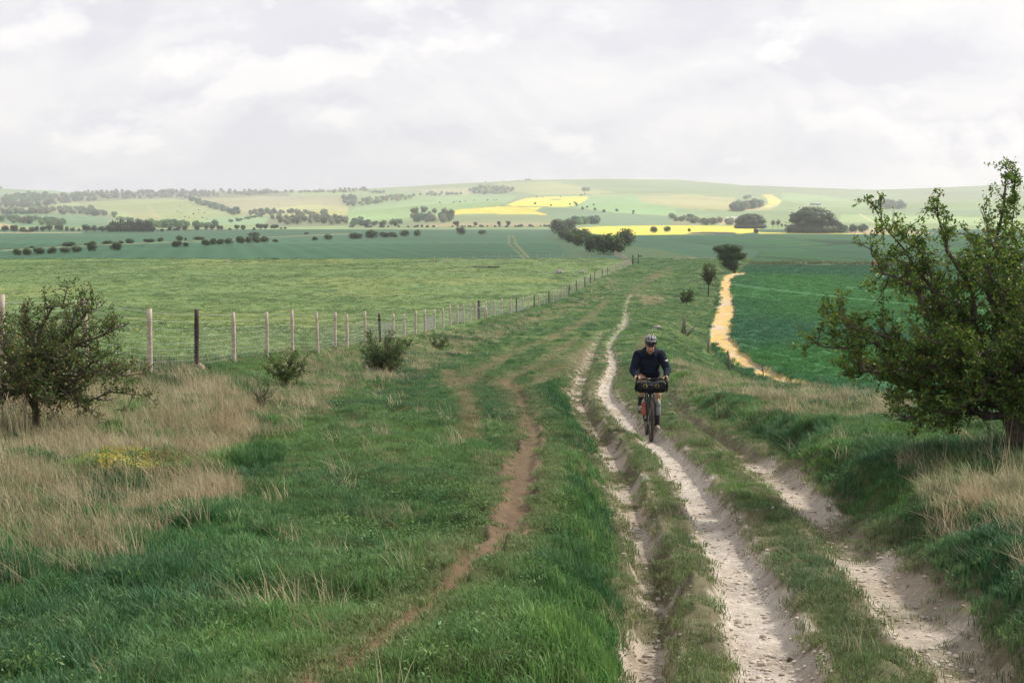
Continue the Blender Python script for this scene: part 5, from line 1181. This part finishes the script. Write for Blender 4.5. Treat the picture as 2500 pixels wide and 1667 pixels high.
m = MB(); m.tube([(-.07, .62, .29), (.07, .62, .29)], .02, 10); m.tube([(.075, .62, .29), (.085, .58, .14)], .011, 6); m.tube([(-.075, .62, .29), (-.085, .60, .44)], .011, 6); m.build('crank', M_METAL, bike)
m = MB(); m.tube([(-.045, .62, .29), (-.05, .62, .29)], .085, 24); m.build('chainring', M_METAL, bike)
for sx, p in ((1, (.56, .135)), (-1, (.60, .435))): m = MB(); m.box((sx * .135, p[0], p[1]), (.09, .07, .018)); m.build('pedal', M_METAL, bike)
for sx in (-1, 1):
    m = MB(); m.tube([(sx * .075, .04, .40), (sx * .075, .06, .60)], .004, 5); m.torus((0, 0, 0), .037, .003, n=16, k=4)
    k0 = len(m.V) - 64; m.V[k0:] = [(y_ + sx * .110, z_ + .05, x_ + .56) for x_, y_, z_ in m.V[k0:]]; m.build('bottle_cage', M_METAL, bike)
bike.scale = (1.085,) * 3
def prop(name, label, cat):
    o = empty(name, RB, label, cat, rot=RROT); o.scale = (1.085,) * 3; return o
for sx, mat, lab in ((-1, M_RED, 'red water bottle strapped to the fork on the left of the front wheel'), (1, M_GREYB, 'grey water bottle strapped to the fork on the right of the front wheel')):
    o = prop('water_bottle', lab, 'bottle'); x0 = sx * .112
    m = MB(); m.tube([(x0, .05, .405), (x0, .05, .42), (x0, .05, .52), (x0, .05, .53), (x0, .05, .545), (x0, .05, .59), (x0, .05, .615)], [.034, .037, .037, .033, .037, .037, .024], 14); m.build('body', mat, o)
    m = MB(); m.tube([(x0, .05, .613), (x0, .05, .630), (x0, .05, .632), (x0, .05, .655)], [.027, .027, .011, .010], 12); m.build('cap', M_CAP, o)
bag = prop('handlebar_bag', 'dark roll bag with two yellow hexagon patches strapped under the handlebar', 'bag')
m = MB(); n = 12
for _ in range(1):
    xs = [-.225, -.215, -.19, -.12, 0, .12, .19, .215, .225]; rs = [.03, .062, .080, .088, .090, .088, .080, .062, .03]
    m.tube([(x_, -.01, .835) for x_ in xs], rs, 18)
m.V = [(x_, -.01 + (y_ + .01) * .95, .835 + (z_ - .835) * .98) for x_, y_, z_ in m.V]; m.build('body', M_BAG, bag)
for sx in (-.095, .085):
    hx = MB(); pts = [(sx + .028 * math.cos(math.pi / 3 * i), -.103, .855 + .030 * math.sin(math.pi / 3 * i)) for i in range(7)]; hx.tube(pts, .0038, 5); hx.build('hexagon_patch', M_GOLD, bag)
    hx = MB(); hx.tube([(sx, -.092, .855), (sx, -.100, .855)], .018, 6); hx.build('patch_centre', M_BLACK, bag)
for sx in (-.155, .145): q = MB(); q.torus((sx, -.01, .835), .091, .004, n=24, k=4); q.build('strap', M_BLACK, bag)
for sx in (-1, 1): q = MB(); q.tube([(sx * .215, -.03, .86), (sx * .236, -.04, .80), (sx * .225, -.03, .76)], [.02, .018, .006], 6); q.build('roll_end', M_BAG, bag)
q = MB()
for i in range(9): q.box((-.035 + i * .0095, -.1015, .872), (.006, .002, .009))
for i in range(3): q.tube([(-.012 + i * .008, -.0985, .885), (-.008 + i * .008, -.0975, .893)], .0018, 4)
q.build('printed_logo', simple('grey_print', (.30, .31, .33), scale=4), bag)
# ---- rider
person = prop('person', 'cyclist in dark jacket, shorts and black helmet riding towards the camera with head bowed', 'person')
TILT = Matrix.Rotation(math.radians(24), 3, 'X') @ Matrix.Rotation(math.radians(4), 3, 'Y'); HC = Vector((0, .20, 1.465))
def hp(x, y, z): return tuple(HC + TILT @ Vector((x, y, z)))
b = MB()
b.ell(hp(0, .012, .03), (.074, .094, .095), rot=TILT); b.ell(hp(0, -.035, -.05), (.056, .055, .062), rot=TILT); b.ell(hp(0, -.068, -.092), (.027, .022, .022), rot=TILT)
b.caps(hp(0, -.088, .020), .010, hp(0, -.108, -.022), .014, 8); b.ell(hp(-.012, -.095, -.025), (.009,) * 3, 8, 6); b.ell(hp(.012, -.095, -.025), (.009,) * 3, 8, 6)
b.caps(hp(-.045, -.074, .035), .010, hp(.045, -.074, .035), .010, 8)
for sx in (-1, 1): b.ell(hp(sx * .034, -.068, -.020), (.022, .018, .018), 8, 6); b.ell(hp(sx * .078, .01, -.01), (.010, .020, .032), 8, 6, rot=TILT)
b.caps(hp(-.018, -.086, -.052), .007, hp(.018, -.086, -.052), .007, 8); b.caps(hp(-.014, -.082, -.064), .008, hp(.014, -.082, -.064), .008, 8)
NECK = Vector((0, .40, 1.36)); b.caps(tuple(HC + Vector((0, .05, -.05))), .056, tuple(NECK), .062)
SH = {s: Vector((s * .175, .43, 1.315)) for s in (-1, 1)}; EL = {-1: Vector((-.262, .30, 1.075)), 1: Vector((.265, .30, 1.085))}; WR = {s: Vector((s * .226, .035, .985)) for s in (-1, 1)}
HIP = {s: Vector((s * .095, .80, 1.035)) for s in (-1, 1)}; KN = {-1: Vector((-.118, .355, .930)), 1: Vector((.128, .46, .705))}; AN = {-1: Vector((-.125, .61, .55)), 1: Vector((.128, .56, .25))}
b.caps((0, .44, 1.30), .115, (0, .74, 1.08), .115); b.caps(tuple(SH[-1]), .06, tuple(SH[1]), .06); b.caps((-.06, .80, 1.05), .11, (.06, .80, 1.05), .11)
for s in (-1, 1):
    b.caps(tuple(SH[s]), .052, tuple(EL[s]), .042); b.caps(tuple(EL[s]), .042, tuple(WR[s]), .026); b.caps(tuple(HIP[s]), .088, tuple(KN[s]), .060)
    c_ = KN[s].lerp(AN[s], .32) + Vector((0, .025, 0)); b.caps(tuple(KN[s]), .056, tuple(c_), .053); b.caps(tuple(c_), .053, tuple(AN[s]), .034)
    toe = AN[s] + Vector((s * .01, -.15, -.075)); heel = AN[s] + Vector((0, .045, -.07)); b.caps(tuple(heel + Vector((0, -.01, 0))), .024, tuple(toe + Vector((0, .02, -.012))), .020)
    # hand: palm, four fingers curled over the hood, thumb inside
    W_ = WR[s]; pc_ = Vector((s * .214, -.035, .985)); b.caps(tuple(W_), .024, tuple(pc_ + Vector((0, .01, 0))), .026, 10); b.caps(tuple(pc_ + Vector((s * .012, -.02, .002))), .020, tuple(pc_ + Vector((-s * .014, -.015, .004))), .018, 10)
    for i, (ln, r_) in enumerate(((.058, .0092), (.062, .0095), (.056, .009), (.044, .0082))):
        k0 = pc_ + Vector((s * .024, -.045 + i * .020, .004 - i * .001)); k1 = k0 + Vector((s * .016, -.010, -.020)); k2 = k1 + Vector((s * .000, -.004, -ln * .42)); k3_ = k2 + Vector((-s * .014, .002, -ln * .28))
        b.caps(tuple(pc_ + Vector((s * .006, -.03 + i * .016, .006))), r_, tuple(k0), r_, 6); b.caps(tuple(k0), r_, tuple(k1), r_ * .95, 6); b.caps(tuple(k1), r_ * .95, tuple(k2), r_ * .9, 6); b.caps(tuple(k2), r_ * .9, tuple(k3_), r_ * .8, 6)
    t0 = pc_ + Vector((-s * .012, .0, .004)); t1 = t0 + Vector((-s * .020, -.024, -.004)); t2 = t1 + Vector((-s * .002, -.022, -.022)); b.caps(tuple(t0), .0115, tuple(t1), .0105, 6); b.caps(tuple(t1), .0105, tuple(t2), .009, 6)
solid('body', b, .0048, 3, M_SKIN, person)
j = MB()
j.caps((0, .43, 1.315), .150, (0, .60, 1.18), .160); j.caps((0, .60, 1.18), .160, (0, .76, 1.07), .165); j.caps((-.15, .43, 1.30), .092, (.15, .43, 1.30), .092); j.caps((0, .42, 1.34), .085, (-.17, .43, 1.315), .078); j.caps((0, .42, 1.34), .085, (.17, .43, 1.315), .078); j.ell((0, .42, 1.17), (.165, .13, .16)); j.ell((0, .48, 1.08), (.16, .16, .10)); j.ell((.08, .42, 1.03), (.085, .09, .08))
j.caps((0, .42, 1.355), .085, (0, .345, 1.41), .066)
for s in (-1, 1):
    j.caps(tuple(SH[s]), .080, tuple(EL[s]), .060); j.caps(tuple(EL[s]), .060, tuple(WR[s] + Vector((0, .03, .008))), .037)
    for q in range(5):
        f_ = .25 + q * .16; c = SH[s].lerp(EL[s], f_); j.ell(tuple(c + Vector((s * .01, -.01, 0))), (.066 - .004 * q, .062 - .004 * q, .012), 10, 6, rot=Matrix.Rotation(s * .3, 3, 'Y'))
        c = EL[s].lerp(WR[s], f_ * .9); j.ell(tuple(c), (.056 - .004 * q, .020, .050 - .004 * q), 10, 6)
for q in range(7): j.caps((-.11 + .02 * q, .30 + .02 * (q % 3), 1.06 + .012 * q), .012, (.05 + .01 * q, .29, 1.04 + .02 * q), .008, 6)
solid('jacket', j, .0065, 2, M_JACKET, person)
m = MB(); m.ell((0, .305, 1.40), (.066, .050, .016)); m.build('collar', M_JACKET, person)
c = SH[1].lerp(EL[1], .42); R_ = Matrix.Rotation(math.radians(-24), 3, 'Y') ; m = MB()
m.box(tuple(c + Vector((.022, -.064, .004))), (.085, .014, .028), R_); m.build('white_armband', M_WHITE, person, False)
s_ = MB(); s_.caps((-.06, .80, 1.05), .125, (.06, .80, 1.05), .125)
for s in (-1, 1): e_ = HIP[s].lerp(KN[s], .66); s_.caps(tuple(HIP[s]), .108, tuple(e_), .076)
solid('shorts', s_, .008, 2, M_SHORTS, person)
for s in (-1, 1):
    m = MB(); k_ = KN[s].lerp(AN[s], .66); m.tube([tuple(k_), tuple(KN[s].lerp(AN[s], .85)), tuple(AN[s]), tuple(AN[s] + Vector((0, .0, -.04)))], [.044, .041, .040, .042], 12); m.build('sock', M_SOCK, person)
    f = MB(); h_ = AN[s] + Vector((0, .045, -.072)); t_ = AN[s] + Vector((s * .012, -.155, -.088)); f.caps(tuple(h_), .042, tuple(t_), .036); f.caps(tuple(h_ + Vector((0, 0, .035))), .038, tuple(h_.lerp(t_, .55) + Vector((0, 0, .012))), .036)
    sh = solid('shoe', f, .006, 2, M_SHOE, person)
    l_ = MB()
    for q in range(4): c = h_.lerp(t_, .38 + q * .13) + Vector((0, 0, .046 - q * .007)); l_.tube([c + Vector((-.022, 0, -.004)), c + Vector((0, -.004, .004)), c + Vector((.022, 0, -.004))], .0035, 5)
    l_.build('laces', M_BLACK, sh); l_ = MB(); l_.box(tuple((h_ + t_) / 2 + Vector((0, 0, -.040))), (.075, .27, .016), Matrix.Rotation(math.radians(4), 3, 'X')); l_.build('sole', M_BLACK, sh)
# face details
m = MB()
for sx in (-1, 1): m.ell(hp(sx * .033, -.079, .012), (.013, .006, .006), 8, 6, rot=TILT)
m.build('eyes', simple('dark_eye', (.10, .06, .045), .4, scale=5), person)  # both eyes in one dark brown tone
m = MB()
for sx in (-1, 1): m.tube([hp(sx * .014, -.092, .034), hp(sx * .034, -.092, .040), hp(sx * .052, -.078, .032)], [.004, .005, .002], 5)
m.build('eyebrows', M_BEARD, person)
m = MB(); m.ell(hp(0, -.0895, -.057), (.020, .0045, .0055), 10, 6, rot=TILT); m.build('mouth', M_LIP, person)
m = MB(); m.ell(hp(0, -.040, -.062), (.0575, .057, .052), 14, 10, rot=TILT, z0=-.99)
m.V = [v for v in m.V]; bd = m.build('beard', simple('beard_shadow', (.36, .20, .14), .8, scale=60, col2=(.22, .12, .085)), person)
# helmet
h = MB(); h.ell(hp(0, .020, .055), (.098, .132, .098), 24, 10, rot=TILT, z0=.0)
hl = h.build('helmet', M_HELM, person)
q = MB(); q.ell(hp(0, .020, .058), (.094, .127, .092), 20, 8, rot=TILT, z0=-.15); q.build('liner', M_BLACK, hl)
RIDGE = MB()
for xx in (-.078, -.052, -.026, .026, .052, .078):
    pts = []
    for a in np.linspace(-1.15, 1.2, 10):
        yv = math.sin(a) * .132; zz = math.sqrt(max(0, 1 - (xx / .098) ** 2 - (yv / .132) ** 2)) * .098; 
        if zz < .004: continue
        pts.append(hp(xx * (1 - .12 * abs(math.sin(a))), .020 + yv, .055 + zz + .004))
    if len(pts) > 2: RIDGE.tube(pts, .0062, 5)
RIDGE.build('ridges', M_HELM, hl)
W_ = MB()
def onh(x_, y_): return hp(x_, .020 + y_, .055 + .009 + .098 * math.sqrt(max(0, 1 - (x_ / .098) ** 2 - (y_ / .132) ** 2)))
W_.tube([onh(-.066, -.075), onh(-.045, -.102), onh(-.022, -.100), onh(0, -.122), onh(.022, -.100), onh(.045, -.102), onh(.066, -.075)], .0042, 5)
W_.tube([onh(-.018, -.085), onh(-.012, -.05), onh(-.020, -.01)], .0035, 5); W_.tube([onh(.018, -.085), onh(.012, -.05), onh(.020, -.01)], .0035, 5)
for sx in (-1, 1): W_.tube([onh(sx * .040, -.085), onh(sx * .036, -.04), onh(sx * .042, .0), onh(sx * .03, .05)], .0028, 5); W_.tube([onh(sx * .066, -.06), onh(sx * .062, -.02), onh(sx * .066, .03)], .0028, 5)
W_.build('white_stripes', M_WHITE, hl)
q = MB(); q.tube([hp(-.072, -.075, .052), hp(-.04, -.108, .048), hp(0, -.118, .047), hp(.04, -.108, .048), hp(.072, -.075, .052)], [.008, .011, .012, .011, .008], 6); q.build('brim', M_BLACK, hl)
q = MB()
for sx in (-1, 1): q.tube([hp(sx * .080, -.02, .04), hp(sx * .072, -.03, -.04), hp(sx * .03, -.04, -.115), hp(0, -.045, -.122)], .004, 4)
q.build('chin_strap', M_BLACK, hl)
# two walkers beyond the crop
def walker(px, by, h, label, coat, seed, x0=0):
    b = spot(px, by); b.z -= .35; o = empty('person', b, label, 'person', rot=(0, 0, .2)); s = h / 1.75
    m = MB()
    for sx in (-1, 1):
        hp_ = Vector((sx * .09, 0, .90)) * s; kn = Vector((sx * .10, -.05 * sx, .48)) * s; an = Vector((sx * .10, .08 * sx, .08)) * s
        m.caps(hp_, .085 * s, kn, .055 * s, 8); m.caps(kn, .055 * s, an, .04 * s, 8); m.caps(an, .04 * s, an + Vector((0, -.16, -.03)) * s, .04 * s, 8)
        sh = Vector((sx * .19, 0, 1.42)) * s; el = Vector((sx * .25, .03, 1.13)) * s; wr = Vector((sx * .24, -.10, .90)) * s; m.caps(sh, .05 * s, el, .042 * s, 8); m.caps(el, .042 * s, wr, .03 * s, 8); m.caps(wr, .035 * s, wr + Vector((0, -.03, -.08)) * s, .03 * s, 8)
    m.caps(Vector((0, 0, .95)) * s, .13 * s, Vector((0, 0, 1.36)) * s, .14 * s, 8); m.caps(Vector((0, 0, 1.42)) * s, .055 * s, Vector((0, -.01, 1.55)) * s, .05 * s, 8); m.ell(Vector((0, -.01, 1.64)) * s, (.075 * s, .095 * s, .115 * s))
    solid('body', m, .02, 2, M_SKIN, o)
    c = MB(); c.caps(Vector((0, 0, .86)) * s, .17 * s, Vector((0, 0, 1.36)) * s, .17 * s, 10)
    for sx in (-1, 1): c.caps(Vector((sx * .19, 0, 1.42)) * s, .075 * s, Vector((sx * .25, .03, 1.13)) * s, .065 * s, 8); c.caps(Vector((sx * .25, .03, 1.13)) * s, .065 * s, Vector((sx * .24, -.10, .92)) * s, .05 * s, 8)
    solid('jacket', c, .025, 2, coat, o)
    t = MB()
    for sx in (-1, 1): t.caps(Vector((sx * .09, 0, .90)) * s, .105 * s, Vector((sx * .10, -.05 * sx, .48)) * s, .08 * s, 8); t.caps(Vector((sx * .10, -.05 * sx, .48)) * s, .08 * s, Vector((sx * .10, .08 * sx, .12)) * s, .065 * s, 8)
    solid('trousers', t, .025, 2, simple('dark_trousers', (.03, .025, .025), scale=5), o)
    hr = MB(); hr.ell(Vector((0, .01, 1.67)) * s, (.085 * s, .10 * s, .10 * s)); hr.build('hair', simple('hair', (.06, .03, .02), scale=5), o)
walker(2130.5, 653, 1.6, 'walker in a dark maroon coat, left of the pair beyond the green crop', simple('maroon_coat', (.045, .015, .018), scale=4), 1)
walker(2138, 653, 1.65, 'walker in a mustard yellow jacket, right of the pair beyond the green crop', simple('mustard_jacket', (.55, .27, .02), scale=4), 2)
# dead stems standing before the left bush
for i, (X, Yb, H) in enumerate([(12, 1000, 130), (30, 1010, 110), (62, 1005, 150), (70, 1008, 120), (46, 1015, 90), (95, 990, 70)]):
    b = spotd(X, Yb); mp = b.y / F * K; m = MB(); h_ = H * mp; rg = random.Random(i); 
    m.tube([(0, 0, -.05), (-.03, 0, h_ * .4), (-.05 + rg.uniform(-.05, .05), .02, h_ * .75), (-.08 + rg.uniform(-.06, .06), 0, h_)], [.011, .009, .007, .003], 5)
    for q in range(4): z_ = h_ * rg.uniform(.45, .9); m.tube([(-.04, 0, z_), (-.04 + rg.uniform(-.10, .10), 0, z_ + rg.uniform(.05, .16))], [.005, .002], 4, cap=False)
    o = m.build('dead_stalk', simple('dead_stem', (.38, .30, .22), .9, scale=20), None); o.location = b; tag(o, 'tall dead plant stalk, %s from the left, before the hawthorn bush at the left edge' % ORD[sorted([12, 30, 62, 70, 46, 95]).index(X)], 'plant stalk', 'dead stalks before the left bush')
